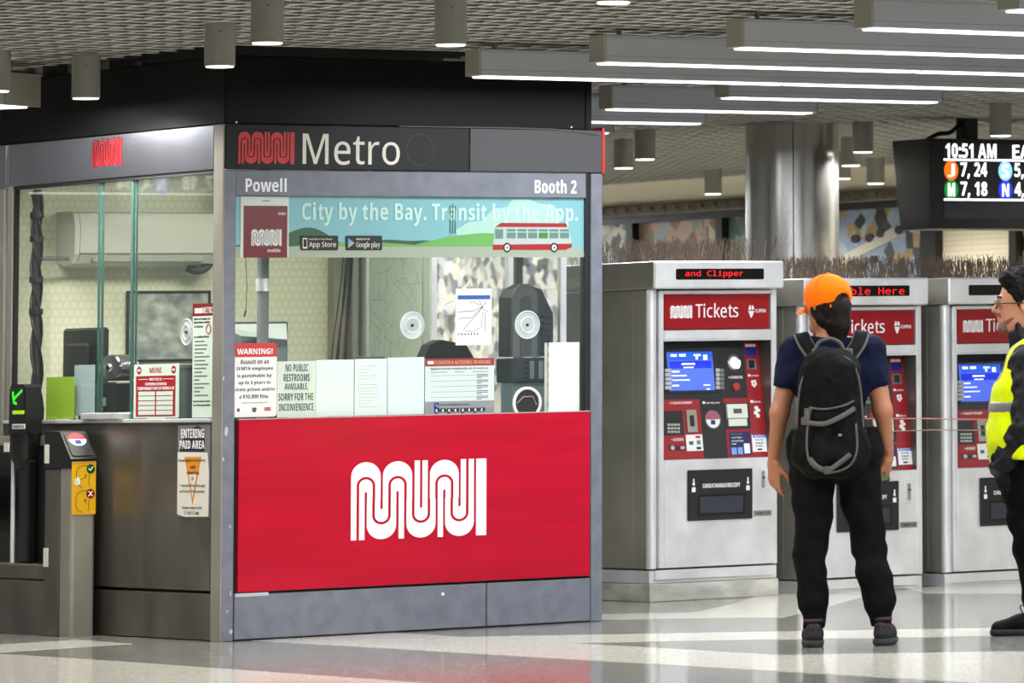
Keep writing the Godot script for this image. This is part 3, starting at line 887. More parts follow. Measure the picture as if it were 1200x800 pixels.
	put(ch, "backrest", prism(tool(), PackedVector2Array([Vector2(-0.15, 0.8), Vector2(0.16, 0.8), Vector2(0.14, 1.15), Vector2(0.08, 1.24), Vector2(-0.06, 1.265), Vector2(-0.12, 1.24), Vector2(-0.15, 1.18)]), -0.04, 0.04), cf)
	put(ch, "seat", bx(Vector3(-0.2, 0.52, -0.45), Vector3(0.2, 0.6, -0.04), 0.03), cf)
	put(ch, "back_stem", bx(Vector3(-0.02, 0.55, -0.07), Vector3(0.02, 0.9, -0.041)), black)
	put(ch, "gas_column", lathe(tool(), [[0.03, 0.06], [0.03, 0.52]], Vector3(0, 0, -0.24), 14), black)
	for i in 5:
		var a = TAU * i / 5.0
		put(ch, "foot", bx(Vector3(0.0, 0.02, -0.02), Vector3(0.26, 0.06, 0.02), 0.006), black, Vector3(0, 0, -0.24), Basis(Vector3.UP, a))
		put(ch, "castor", lathe(tool(), [[0.02, 0.0], [0.024, 0.012], [0.02, 0.025]], Vector3(cos(a) * 0.24, 0, -0.24 - sin(a) * 0.24), 10), black)
	# tall dark fan with a rounded top
	var fn = thing("tower_heater", "tall dark grey heater with rounded top and switch panel at the right of the window", "heater", Vector3(1.72, 1.005, -0.35))
	var navy = mat("heater_navy", Color(0.1, 0.125, 0.17), 0.4)
	var arch = PackedVector2Array([Vector2(0.0, 0.29)])
	arch.append(Vector2(0.135, 0.29))
	for i in 13:
		var a = PI * i / 12.0
		arch.append(Vector2(0.0675 + cos(a) * 0.0675, 0.58 + sin(a) * 0.0675))
	put(fn, "front_arch", prism(tool(), arch, 0.0, 0.02), mat("heater_grey", Color(0.30, 0.31, 0.31), 0.45))
	var arch2 = PackedVector2Array([Vector2(0.04, 0.29), Vector2(0.1, 0.29)])
	for i in 11:
		var a = PI * i / 10.0
		arch2.append(Vector2(0.07 + cos(a) * 0.03, 0.56 + sin(a) * 0.03))
	put(fn, "grille_slot", prism(tool(), arch2, 0.0, 0.024), mat("heater_slot", Color(0.2, 0.21, 0.21), 0.5))
	put(fn, "body", prism(tool(), PackedVector2Array([Vector2(0.0, 0.29), Vector2(0.235, 0.29), Vector2(0.235, 0.5), Vector2(0.17, 0.62), Vector2(0.08, 0.648), Vector2(0.02, 0.62), Vector2(0.0, 0.58)]), -0.12, -0.001), navy)
	for i in 7:
		put(fn, "side_rib", bx(Vector3(0.17, 0.3 + i * 0.03, -0.003), Vector3(0.225, 0.312 + i * 0.03, 0.008), 0.002), navy)
	put(fn, "switch_panel", bx(Vector3(-0.01, 0.165, -0.13), Vector3(0.235, 0.285, 0.03), 0.006), navy)
	for q in [[0.085, 0.11], [0.135, 0.16]]:
		put(fn, "switch_strip", bx(Vector3(q[0], 0.18, 0.03), Vector3(q[1], 0.268, 0.034), 0.002), mat("strip_grey", Color(0.38, 0.42, 0.43), 0.5))
	for i in 4:
		put(fn, "knob", lathe(tool(), [[0.007, 0], [0.005, 0.006]], Vector3(0.068, 0.185 + i * 0.025, 0.03), 8, Basis(Vector3.RIGHT, PI / 2)), black)
	put(fn, "stand", bx(Vector3(0.0, 0.0, -0.1), Vector3(0.23, 0.165, 0.01), 0.004), mat("stand_grey", Color(0.33, 0.39, 0.42), 0.5))
	# coat hanger
	var hg = thing("coat_hanger", "wire coat hanger hung by the transit map inside the window", "hanger", Vector3(1.60, 1.56, -0.8))
	put(hg, "wire", tube(tool(), [Vector3(0.12, 0.045, 0), Vector3(0.0, 0.0, 0), Vector3(-0.01, -0.03, 0), Vector3(0.0, -0.045, 0), Vector3(0.24, -0.045, 0), Vector3(0.25, -0.03, 0), Vector3(0.12, 0.045, 0), Vector3(0.12, 0.09, 0), Vector3(0.14, 0.11, 0), Vector3(0.155, 0.09, 0)], 0.003, 6), mats["brushed_steel_light"])
	# wall map on the right inner wall
	var wm = thing("wall_map", "pale wall map with fine street lines on the booth's right inner wall", "map", Vector3(1.972, 1.15, -2.3), -PI / 2)
	put(wm, "sheet", bx(Vector3(0, 0, 0), Vector3(0.62, 0.92, 0.003)), mat("map_pale", Color(0.76, 0.82, 0.77), 0.6))
	var lines = tool()
	for i in 60:
		var a = Vector2(rng.randf_range(0.05, 0.55), rng.randf_range(0.1, 0.85))
		var ang = [0.0, PI / 2, 0.8, -0.5][rng.randi() % 4] + rng.randf_range(-0.1, 0.1)
		var d = Vector2(cos(ang), sin(ang)) * rng.randf_range(0.08, 0.22)
		var n = Vector2(-d.y, d.x).normalized() * 0.0011
		var e = (a + d).clamp(Vector2(0.02, 0.02), Vector2(0.6, 0.9))
		face(lines, [v3(a - n, 0.0036), v3(a + n, 0.0036), v3(e + n, 0.0036), v3(e - n, 0.0036)], Vector3(0, 0, 1))
	put(wm, "street_lines", lines, mat("street_grey", Color(0.5, 0.55, 0.53), 0.6))
	wm.get_node("street_lines").set_meta("kind", "stuff")
	# a white binder stood in the right corner of the window
	var bd = thing("white_binder", "glossy white binder stood in the right corner of the front window", "binder", Vector3(1.745, 1.024, -0.075))
	put(bd, "cover", bx(Vector3(0, 0, 0.03), Vector3(0.175, 0.336, 0.034)), mat("binder_white", Color(0.86, 0.89, 0.86), 0.15))
	put(bd, "spine", bx(Vector3(0, 0, 0.0), Vector3(0.004, 0.336, 0.034)), mats["binder_white"])
	put(bd, "pages", bx(Vector3(0.004, 0.004, 0.004), Vector3(0.17, 0.33, 0.03)), mats["paper_white"])

func sheet(called: String, label: String, category: String, lo: Vector3, w: float, h: float, m: Material, turn := 0.0, thick := 0.002, r := 0.0, group := "") -> Node3D:
	var t = thing(called, label, category, lo, turn, group)
	if r > 0.0:
		put(t, "board", prism(tool(), rounded(w, h, r), 0.0, thick), m)
	else:
		put(t, "board", bx(Vector3.ZERO, Vector3(w, h, thick)), m)
	return t

func patch(t: Node, called: String, x0: float, y0: float, x1: float, y1: float, z: float, m: Material) -> MeshInstance3D:
	return put(t, called, bx(Vector3(x0, y0, z - 0.0006), Vector3(x1, y1, z)), m)

func build_booth_signs() -> void:
	var ink: Material = mats["print_black"]
	var gi: Material = mats["print_grey"]
	var red: Material = mats["print_red"]
	var white: Material = mats["white_vinyl"]
	var zf = -0.0365
	# --- warning
	var t = sheet("warning_sign", "white warning sign with red top band in the window's left corner", "sign", Vector3(0.069, 1.032, zf), 0.225, 0.345, mat("sign_white", Color(0.88, 0.87, 0.86), 0.4), 0.0, 0.003, 0.016)
	var band = PackedVector2Array([Vector2(0, 0.28), Vector2(0.225, 0.28)])
	for i in 6:
		band.append(Vector2(0.209 + cos(PI / 2 * i / 5.0) * 0.016, 0.329 + sin(PI / 2 * i / 5.0) * 0.016))
	for i in 6:
		band.append(Vector2(0.016 - sin(PI / 2 * i / 5.0) * 0.016, 0.329 + cos(PI / 2 * i / 5.0) * 0.016))
	put(t, "red_band", prism(tool(), band, 0.003, 0.0038), mat("warning_red", Color(0.72, 0.1, 0.09), 0.45))
	words(t, "WARNING!", "bold", white, Vector3(0.022, 0.293, 0.0041), 0.18, 0.026)
	var ls = [["Assault on an", 0.038, 0.146, 0.247], ["SFMTA employee", 0.018, 0.187, 0.213], ["is punishable by", 0.024, 0.174, 0.180], ["up to 3 years in", 0.03, 0.162, 0.148], ["state prison and/or", 0.014, 0.204, 0.116], ["a $10,000 fine.", 0.034, 0.152, 0.084]]
	for l in ls:
		words(t, l[0], "bold", ink, Vector3(l[1], l[3], 0.0033), l[2], 0.022)
	words(t, "California Penal Code Section 241.3", "regular", ink, Vector3(0.045, 0.064, 0.0033), 0.135, 0.006)
	put(t, "seal", prism(tool(), disc(0.008, 0.009, Vector2(0.03, 0.034), 12), 0.003, 0.0036), gi)
	put(t, "shield", prism(tool(), PackedVector2Array([Vector2(0.1, 0.044), Vector2(0.1, 0.028), Vector2(0.111, 0.02), Vector2(0.122, 0.028), Vector2(0.122, 0.044)]), 0.003, 0.0036), gi)
	put(t, "emblem", emblem(0.033, 0.018), red, Vector3(0.162, 0.027, 0.0036))
	# --- no restrooms
	t = sheet("restroom_notice", "pale notice in tall black capitals right of the warning sign", "sign", Vector3(0.297, 1.027, zf), 0.197, 0.262, mat("notice_pale", Color(0.77, 0.81, 0.77), 0.5))
	for l in [["NO PUBLIC", 0.042, 0.116, 0.214], ["RESTROOMS", 0.033, 0.134, 0.168], ["AVAILABLE,", 0.038, 0.122, 0.124], ["SORRY FOR THE", 0.006, 0.18, 0.078], ["INCONVENIENCE", 0.01, 0.178, 0.03]]:
		words(t, l[0], "bold", ink, Vector3(l[1], l[3], 0.0021), l[2], 0.034)
	# --- plain and typed sheets
	var pw = mat("sheet_white", Color(0.80, 0.85, 0.83), 0.6)
	sheet("paper_sheet", "blank white sheet right of the restroom notice", "paper", Vector3(0.498, 1.027, zf), 0.197, 0.266, pw, 0.0, 0.001, 0.0, "sheets along the window sill")
	t = sheet("typed_sheet", "typed white sheet between two blank sheets in the window", "paper", Vector3(0.700, 1.027, zf), 0.170, 0.268, pw, 0.0, 0.001, 0.0, "sheets along the window sill")
	for i in 13:
		patch(t, "typed_line", 0.018, 0.232 - i * 0.015 - (0.012 if i > 4 else 0.0), 0.018 + [0.09, 0.06, 0.05, 0.1, 0.07, 0.1, 0.11, 0.08, 0.095, 0.1, 0.08, 0.06, 0.1][i], 0.2335 - i * 0.015 - (0.012 if i > 4 else 0.0), 0.0014, mats["mid_grey_plastic"])
	sheet("paper_sheet", "blank white sheet left of the elevator notice", "paper", Vector3(0.874, 1.027, zf), 0.194, 0.272, pw, 0.0, 0.001, 0.0, "sheets along the window sill")
	# --- elevator notice
	t = sheet("elevator_notice", "wide white elevator notice with red heading in the front window", "sign", Vector3(1.071, 1.022, zf + 0.002), 0.373, 0.268, mat("notice_white", Color(0.78, 0.82, 0.81), 0.5))
	patch(t, "heading_band", 0.0, 0.232, 0.373, 0.268, 0.0026, mat("heading_red", Color(0.55, 0.1, 0.08), 0.5))
	put(t, "emblem", emblem(0.033, 0.016), white, Vector3(0.012, 0.242, 0.003))
	words(t, "ELEVATOR & ACCESSIBLE BOARDING", "regular", mat("heading_pale", Color(0.85, 0.66, 0.55), 0.5), Vector3(0.052, 0.241, 0.003), 0.3, 0.017)
	words(t, "Station elevator temporarily out of service at", "bold", ink, Vector3(0.03, 0.212, 0.0022), 0.31, 0.013)
	for q in [[0.03, 0.09], [0.16, 0.05], [0.255, 0.085]]:
		patch(t, "small_line", q[0], 0.202, q[0] + q[1], 0.2045, 0.0026, gi)
	for i in 5:
		patch(t, "rule_line", 0.03, 0.186 - i * 0.026, 0.275, 0.1872 - i * 0.026, 0.0026, gi)
		for k in 3:
			patch(t, "small_line", 0.278, 0.187 - i * 0.026 - k * 0.007, 0.34 - (0.035 if k == 2 else 0.0), 0.1905 - i * 0.026 - k * 0.007, 0.0026, gi)
	patch(t, "lower_band", 0.0, 0.0, 0.373, 0.064, 0.0026, mat("band_grey", Color(0.5, 0.52, 0.52), 0.5))
	patch(t, "access_mark", 0.047, 0.03, 0.073, 0.058, 0.003, mats["print_blue"])
	put(t, "wheelchair_symbol", tube(tool(), [Vector3(0.058, 0.053, 0.003), Vector3(0.058, 0.044, 0.003), Vector3(0.065, 0.043, 0.003), Vector3(0.068, 0.036, 0.003)], 0.0012, 5), white)
	words(t, "Boarding/Alighting Train Stops", "bold", ink, Vector3(0.08, 0.042, 0.003), 0.16, 0.01)
	for i in 8:
		var x = 0.048 + i * 0.034 + (0.006 if i > 3 else 0.0)
		patch(t, "train_car", x, 0.012, x + 0.033, 0.03, 0.003, mats["dark_grey_plastic"])
		patch(t, "train_window", x + 0.009, 0.014, x + 0.017, 0.026, 0.0035, white)
		if i % 2 == 0:
			patch(t, "platform_mark", x + 0.003, 0.002, x + 0.018, 0.012, 0.003, mats["print_blue"])
	# --- transit map
	t = sheet("transit_map", "white transit map sheet with blue header inside the front window", "map", Vector3(1.236, 1.353, zf), 0.195, 0.272, mats["paper_white"])
	patch(t, "header_bar", 0.01, 0.22, 0.187, 0.24, 0.0026, mat("map_blue", Color(0.05, 0.28, 0.6), 0.5))
	var routes = [[[0.012, 0.16], [0.1, 0.165], [0.14, 0.185]], [[0.012, 0.128], [0.085, 0.132], [0.16, 0.2]], [[0.04, 0.07], [0.055, 0.09], [0.13, 0.165], [0.165, 0.21]], [[0.125, 0.215], [0.15, 0.17], [0.175, 0.16]], [[0.05, 0.068], [0.1, 0.065], [0.14, 0.09], [0.145, 0.16]], [[0.16, 0.065], [0.16, 0.155]]]
	for i in routes.size():
		var pts = []
		for p in routes[i]:
			pts.append(Vector3(p[0], p[1], 0.0026))
		put(t, "route_line", tube(tool(), pts, 0.0014, 5), [mats["print_grey"], red, mats["print_grey"], mats["print_blue"], mat("route_teal", Color(0.3, 0.5, 0.6), 0.5), red][i])
	put(t, "route_line", tube(tool(), [Vector3(0.075, 0.205, 0.0026), Vector3(0.1, 0.208, 0.0026), Vector3(0.128, 0.19, 0.0026)], 0.0016, 5), red)
	for i in 7:
		put(t, "legend_dot", prism(tool(), disc(0.004, 0.005, Vector2(0.016 + i * 0.017, 0.053), 10), 0.002, 0.0026), [red, mats["print_blue"], ink, gi, ink, gi, mats["print_blue"]][i])
	# --- round speak discs on the front glass and on the side glass
	for q in [[0.992, 1.451, 0.063, "clear round speak disc on the front window, left of the transit map"], [1.616, 1.447, 0.066, "clear round speak disc on the glass before the dark heater"]]:
		speak_disc(Vector3(q[0], q[1], -0.0235), 0.0, q[2], q[3])
	speak_disc(Vector3(0.011, 1.435, -0.37), -PI / 2, 0.06, "clear round speak disc on the side window beside the rules poster")
	# white ring low on the front glass
	t = thing("pass_through_ring", "white ring round the opening low in the front window", "ring", Vector3(1.617, 1.069, -0.0235))
	var ring = tool()
	var prev = []
	for i in 25:
		var a = -0.75 + (PI + 1.5) * i / 24.0
		var d = Vector3(cos(a), sin(a), 0)
		var row = [d * 0.079, d * 0.079 + Vector3(0, 0, 0.008), d * 0.065 + Vector3(0, 0, 0.008), d * 0.065]
		if prev:
			skin(ring, [prev, row], true, 3)
		prev = row
	put(t, "rim", ring, mats["white_plastic"])
	put(t, "opening", prism(tool(), disc(0.065, 0.065, Vector2.ZERO, 24, -0.75, PI + 0.75), 0.0, 0.002), mats["dark_grey_plastic"])
	put(t, "grille", tube(tool(), [Vector3(-0.055, 0.0, 0.004), Vector3(-0.02, 0.03, 0.004), Vector3(0.03, 0.03, 0.004), Vector3(0.05, -0.01, 0.004)], 0.004, 6), mats["mid_grey_plastic"])
	build_banner()
	# --- side window and side panel
	var zs = -PI / 2
	t = sheet("service_notice", "white and red out of service notice standing in the side window", "sign", Vector3(0.006, 1.034, -0.905), 0.462, 0.256, mat("notice_mint", Color(0.76, 0.83, 0.78), 0.45), zs, 0.003, 0.012)
	patch(t, "red_field", 0.025, 0.008, 0.43, 0.2, 0.0036, mat("notice_red", Color(0.6, 0.05, 0.07), 0.45))
	words(t, "MUNI", "bold", mats["notice_red"], Vector3(0.165, 0.213, 0.0032), 0.12, 0.026)
	for x in [0.055, 0.41]:
		put(t, "badge", prism(tool(), disc(0.024, 0.019, Vector2(x, 0.227), 16), 0.003, 0.0036), mats["notice_red"])
		put(t, "emblem", emblem(0.028, 0.012), white, Vector3(x - 0.014, 0.221, 0.004))
	words(t, "NOTICE", "bold", white, Vector3(0.165, 0.178, 0.0038), 0.125, 0.012)
	for x in [[0.05, 0.15], [0.3, 0.41]]:
		patch(t, "rule_line", x[0], 0.183, x[1], 0.1855, 0.0042, white)
	words(t, "STATION ELEVATOR", "bold", white, Vector3(0.12, 0.155, 0.0038), 0.22, 0.013)
	words(t, "TEMPORARILY OUT OF SERVICE AT", "bold", white, Vector3(0.04, 0.134, 0.0038), 0.38, 0.014)
	for i in 5:
		for x in [[0.05, 0.222], [0.236, 0.405]]:
			patch(t, "table_cell", x[0], 0.016 + i * 0.0228, x[1], 0.035 + i * 0.0228, 0.0042, mats["notice_mint"])
	t = sheet("rules_poster", "tall pale rules poster with red heading beside the side window's corner", "poster", Vector3(0.006, 1.034, -0.308), 0.206, 0.532, mats["notice_mint"], zs)
	patch(t, "heading_band", 0.0, 0.474, 0.206, 0.532, 0.0026, mat("metro_red", Color(0.45, 0.04, 0.06), 0.45))
	put(t, "emblem", emblem(0.074, 0.026), white, Vector3(0.02, 0.486, 0.003))
	words(t, "METRO", "regular", white, Vector3(0.1, 0.486, 0.003), 0.104, 0.028)
	for l in [["Rules of Conduct on", 0.455, 0.16], ["Muni Vehicles, Facilities", 0.438, 0.16], ["& Stations", 0.42, 0.09]]:
		words(t, l[0], "bold", ink, Vector3(0.015, l[1], 0.0022), l[2], 0.012)
	put(t, "no_smoking_sign", tube(tool(), circle_path(Vector3(0.16, 0.412, 0.0024), 0.022), 0.003, 5), red)
	words(t, "As Condition Please", "bold", ink, Vector3(0.015, 0.372, 0.0022), 0.15, 0.011)
	for i in 15:
		patch(t, "rule_text", 0.02, 0.352 - i * 0.018, 0.02 + [0.1, 0.13, 0.12, 0.09, 0.15, 0.11, 0.14, 0.12, 0.08, 0.13, 0.05, 0.15, 0.1, 0.06, 0.14][i], 0.359 - i * 0.018, 0.0025, mats["mid_grey_plastic"])
	words(t, "Stop Disorderly Conduct", "bold", ink, Vector3(0.012, 0.07, 0.0022), 0.17, 0.011)
	words(t, "Your Riding Responsibility", "bold", ink, Vector3(0.012, 0.052, 0.0022), 0.17, 0.011)
	sheet("green_paper", "lime green paper sheet standing in the side window", "paper", Vector3(0.008, 1.034, -1.85), 0.305, 0.205, mat("paper_green", Color(0.52, 0.66, 0.16), 0.6), zs, 0.001)
	sheet("paper_sheet", "bluish white sheet leaning behind the lime green paper", "paper", Vector3(0.035, 1.05, -1.60), 0.22, 0.245, mat("sheet_blue", Color(0.66, 0.74, 0.74), 0.6), zs, 0.001)
	# worn sticker on the steel side
	t = sheet("paid_area_sticker", "worn white sticker with black heading and yellow triangle on the steel side", "sticker", Vector3(-0.003, 0.572, -0.433), 0.325, 0.428, mat("sticker_grey", Color(0.42, 0.415, 0.43), 0.5), zs, 0.0008)
	put(t, "lower_field", prism(tool(), PackedVector2Array([Vector2(0.0, 0.012), Vector2(0.08, 0.0), Vector2(0.31, 0.004), Vector2(0.315, 0.2), Vector2(0.3, 0.3), Vector2(0.0, 0.302)]), 0.0008, 0.0014), mat("sticker_white", Color(0.84, 0.82, 0.78), 0.5))
	put(t, "heading_field", prism(tool(), PackedVector2Array([Vector2(0.02, 0.304), Vector2(0.27, 0.304), Vector2(0.27, 0.36), Vector2(0.25, 0.41), Vector2(0.2, 0.425), Vector2(0.1, 0.40), Vector2(0.06, 0.37)]), 0.0008, 0.0014), ink)
	words(t, "ENTERING", "bold", white, Vector3(0.035, 0.368, 0.0016), 0.23, 0.042)
	words(t, "PAID AREA", "bold", white, Vector3(0.02, 0.318, 0.0016), 0.25, 0.038)
	var tri = mat("sticker_yellow", Color(0.82, 0.53, 0.03), 0.5)
	put(t, "triangle", prism(tool(), PackedVector2Array([Vector2(0.07, 0.28), Vector2(0.24, 0.28), Vector2(0.155, 0.055)]), 0.0014, 0.0018), tri)
	put(t, "triangle_centre", prism(tool(), PackedVector2Array([Vector2(0.115, 0.2), Vector2(0.195, 0.2), Vector2(0.155, 0.09)]), 0.0018, 0.0022), mats["sticker_white"])
	for l in [["Passengers must have", 0.01, 0.27, 0.255], ["valid", 0.13, 0.05, 0.225], ["• Muni Pass", 0.09, 0.13, 0.198], ["or", 0.142, 0.025, 0.17], ["• Transfer/Fare Receipt", 0.02, 0.26, 0.137], ["as Proof Of Payment", 0.025, 0.25, 0.11], ["Violators subject to fine", 0.05, 0.2, 0.034], ["S. F. M. R. Code", 0.07, 0.15, 0.012]]:
		words(t, l[0], "regular", ink, Vector3(l[1], l[3], 0.0023), l[2], 0.016)

func circle_path(c: Vector3, r: float, n := 20) -> Array:
	var out = []
	for i in n + 1:
		out.append(c + Vector3(cos(TAU * i / n) * r, sin(TAU * i / n) * r, 0))
	return out

func speak_disc(at: Vector3, turn: float, r: float, label: String) -> void:
	var t = thing("speak_disc", label, "speak disc", at, turn, "speak discs on the booth's glass")
	put(t, "plate", prism(tool(), disc(r, r, Vector2.ZERO, 32), 0.0, 0.006), mats["clear_acrylic"])
	put(t, "outer_rim", tube(tool(), circle_path(Vector3(0, 0, 0.006), r, 32), 0.004, 6), mat("acrylic_rim", Color(0.7, 0.74, 0.74), 0.2))
	put(t, "inner_rim", tube(tool(), circle_path(Vector3(0, 0, 0.007), r * 0.56, 28), 0.003, 6), mats["brushed_steel_light"])
	put(t, "membrane", prism(tool(), disc(r * 0.54, r * 0.54, Vector2.ZERO, 24), 0.006, 0.007), mat("membrane_grey", Color(0.62, 0.64, 0.64), 0.4))
	put(t, "hub", lathe(tool(), [[0.008, 0.0], [0.006, 0.008]], Vector3(0, 0, 0.006), 10, Basis(Vector3.RIGHT, PI / 2)), mats["dark_grey_plastic"])

func build_banner() -> void:
	var z = 0.0006
	var w = 1.868
	var h = 0.289
	var t = thing("window_banner", "printed banner of a red bus, green hills and slogan along the window's top", "banner", Vector3(0.066, 1.775, -0.0232))
	put(t, "sky", bx(Vector3(0, 0, 0), Vector3(w, h, z)), mat("banner_sky", Color(0.42, 0.62, 0.64), 0.35))
	put(t, "cloud", prism(tool(), PackedVector2Array([Vector2(1.17, 0.1), Vector2(1.16, 0.13), Vector2(1.23, 0.17), Vector2(1.3, 0.175), Vector2(1.36, 0.23), Vector2(1.44, 0.245), Vector2(1.47, 0.28), Vector2(1.55, 0.286), Vector2(1.62, 0.262), Vector2(1.7, 0.255), Vector2(1.74, 0.2), Vector2(1.7, 0.1)]), 0.0, z * 2), mat("banner_cloud", Color(0.58, 0.72, 0.67), 0.35))
	var hill = PackedVector2Array([Vector2(0.0, 0.045)])
	for i in 41:
		var x = 1.12 * i / 40.0
		hill.append(Vector2(x, 0.085 + 0.028 * sin(x * 11.0 - 2.2) + 0.022 * sin(x * 5.2 - 0.3) + 0.012 * sin(x * 19.0)))
	hill.append(Vector2(1.14, 0.045))
	put(t, "dark_hills", prism(tool(), hill, 0.0, z * 3), mat("hill_dark", Color(0.12, 0.29, 0.16), 0.35))
	put(t, "light_hill", prism(tool(), PackedVector2Array([Vector2(0.9, 0.05), Vector2(1.0, 0.075), Vector2(1.12, 0.1), Vector2(1.3, 0.118), Vector2(1.45, 0.112), Vector2(1.45, 0.05)]), 0.0, z * 4), mat("hill_light", Color(0.36, 0.58, 0.29), 0.35))
	put(t, "light_hill", prism(tool(), PackedVector2Array([Vector2(0.25, 0.05), Vector2(0.45, 0.066), Vector2(0.7, 0.075), Vector2(0.95, 0.06), Vector2(0.95, 0.05)]), 0.0, z * 4), mats["hill_light"])
	var road = mat("banner_road", Color(0.55, 0.585, 0.52), 0.35)
	put(t, "road", prism(tool(), PackedVector2Array([Vector2(0, 0), Vector2(w, 0), Vector2(w, 0.02), Vector2(1.84, 0.045), Vector2(1.75, 0.052), Vector2(0, 0.052)]), 0.0, z * 5), road)
	words(t, "City by the Bay. Transit by the App.", "bold", mat("slogan_pale", Color(0.66, 0.79, 0.75), 0.4), Vector3(0.345, 0.15, z * 4), 1.487, 0.112)
	# radio mast on the hill
	for q in [[1.128, 0.0], [1.141, 0.008], [1.155, 0.0]]:
		patch(t, "mast", q[0], 0.115, q[0] + 0.004, 0.25 + q[1], z * 7, mat("mast_green", Color(0.14, 0.34, 0.3), 0.4))
	# the phone
	put(t, "phone", prism(tool(), rounded(0.247, 0.40, 0.03, Vector2(0.03, -0.111)), 0.0, z * 6, false), mat("phone_white", Color(0.72, 0.75, 0.72), 0.35))
	t.get_node("phone").mesh = done(bx(Vector3(0.03, 0.0, 0.0), Vector3(0.277, 0.287, z * 6)))
	patch(t, "phone_speaker", 0.14, 0.265, 0.18, 0.269, z * 7, mats["print_grey"])
	patch(t, "phone_screen", 0.045, 0.0, 0.27, 0.243, z * 7, mat("screen_red", Color(0.37, 0.015, 0.05), 0.3))
	put(t, "emblem", emblem(0.155, 0.078), mat("emblem_pale", Color(0.72, 0.74, 0.72), 0.35), Vector3(0.085, 0.055, z * 8))
	words(t, "mobile", "bold", mats["emblem_pale"], Vector3(0.168, 0.026, z * 7.5), 0.066, 0.017)
	words(t, "SFMTA", "bold", mats["emblem_pale"], Vector3(0.222, 0.2, z * 7.5), 0.04, 0.012)
	# two store badges
	for q in [[0.337, 0.534, "App Store", "regular", "Available on the iPhone", 0.045], [0.573, 0.766, "Google play", "serif", "ANDROID APP ON", 0.056]]:
		put(t, "store_badge", prism(tool(), rounded(q[1] - q[0], 0.07, 0.007, Vector2(q[0], 0.034)), 0.0, z * 7), mats["print_black"])
		words(t, q[2], q[3], mats["cream_vinyl"], Vector3(q[0] + q[5], 0.042, z * 7.2), q[1] - q[0] - q[5] - 0.012, 0.032)
		words(t, q[4], "regular", mats["cream_vinyl"], Vector3(q[0] + q[5], 0.083, z * 7.2), 0.12 if q[5] < 0.05 else 0.07, 0.009)
	patch(t, "phone_icon", 0.35, 0.043, 0.373, 0.092, z * 8, mats["cream_vinyl"])
	patch(t, "phone_icon", 0.353, 0.05, 0.370, 0.087, z * 9, mats["print_black"])
	put(t, "play_icon", prism(tool(), PackedVector2Array([Vector2(0.586, 0.045), Vector2(0.62, 0.069), Vector2(0.586, 0.092)]), 0.0, z * 8), mat("icon_blue", Color(0.3, 0.55, 0.75), 0.4))
	put(t, "play_icon", prism(tool(), PackedVector2Array([Vector2(0.586, 0.045), Vector2(0.62, 0.069), Vector2(0.6, 0.069)]), 0.0, z * 9), mat("icon_yellow", Color(0.75, 0.6, 0.2), 0.4))
	# the bus
	var bus = Vector3(1.362, 0.03, 0)
	var pale = mat("bus_pale", Color(0.62, 0.66, 0.64), 0.35)
	var brd = mat("bus_red", Color(0.55, 0.03, 0.07), 0.35)
	put(t, "bus_body", prism(tool(), PackedVector2Array([Vector2(0.0, 0.015), Vector2(0.43, 0.022), Vector2(0.435, 0.05), Vector2(0.425, 0.09), Vector2(0.41, 0.125), Vector2(0.03, 0.13), Vector2(0.012, 0.11), Vector2(0.004, 0.06)]), 0.0, z * 6), pale, bus)
	put(t, "bus_roof", prism(tool(), PackedVector2Array([Vector2(0.015, 0.117), Vector2(0.41, 0.117), Vector2(0.405, 0.136), Vector2(0.045, 0.137)]), 0.0, z * 7), brd, bus)
	put(t, "bus_skirt", prism(tool(), PackedVector2Array([Vector2(0.0, 0.006), Vector2(0.4, 0.006), Vector2(0.437, 0.02), Vector2(0.435, 0.036), Vector2(0.0, 0.031)]), 0.0, z * 7), brd, bus)
	for i in 6:
		var x = 0.075 + i * 0.059
		put(t, "bus_window", bx(Vector3(x, 0.062, 0), Vector3(x + 0.05, 0.09, z * 7)), mat("bus_glass", Color(0.33, 0.45, 0.42), 0.3) if i != 3 else mat("bus_glass_green", Color(0.2, 0.45, 0.18), 0.3), bus)
		put(t, "bus_window", bx(Vector3(x, 0.095, 0), Vector3(x + 0.05, 0.107, z * 7)), mats["bus_glass"], bus)
	put(t, "bus_window", bx(Vector3(0.012, 0.06, 0), Vector3(0.055, 0.106, z * 7)), mats["bus_glass"], bus)
	for x in [0.077, 0.337]:
		put(t, "wheel", prism(tool(), disc(0.0205, 0.024, Vector2(x, 0.017), 20), 0.0, z * 8), mats["print_black"], bus)
		put(t, "hub", prism(tool(), disc(0.013, 0.015, Vector2(x, 0.017), 16), 0.0, z * 9), mats["paper_white"], bus)
		put(t, "hub", prism(tool(), disc(0.005, 0.006, Vector2(x, 0.017), 10), 0.0, z * 10), mats["print_black"], bus)

# A point of the slanted control panel, from a drawing of it that is 648 wide and 740 high with skewed edges; metres.
func panel_at(dx: float, dy: float) -> Vector2:
	var foot = 755.0 - 0.028 * (dx - 72.0)
	var v = (foot - dy) / 740.0
	var u = (dx / 5.333 + 4.0 + 10.0 * v - 13.0) / 126.0
	return Vector2(u * 0.669, v * 0.637)

func panel_poly(pts: Array) -> PackedVector2Array:
	var out = PackedVector2Array()
	for p in pts:
		out.append(panel_at(p[0], p[1]))
	return out

func panel_rect(c: Node, called: String, x0: float, y0: float, x1: float, y1: float, z: float, m: Material) -> MeshInstance3D:
	var a = panel_at(x0, y1)
	var b = panel_at(x1, y0)
	return put(c, called, bx(Vector3(a.x, a.y, 0.0), Vector3(b.x, b.y, z), 0.001), m)

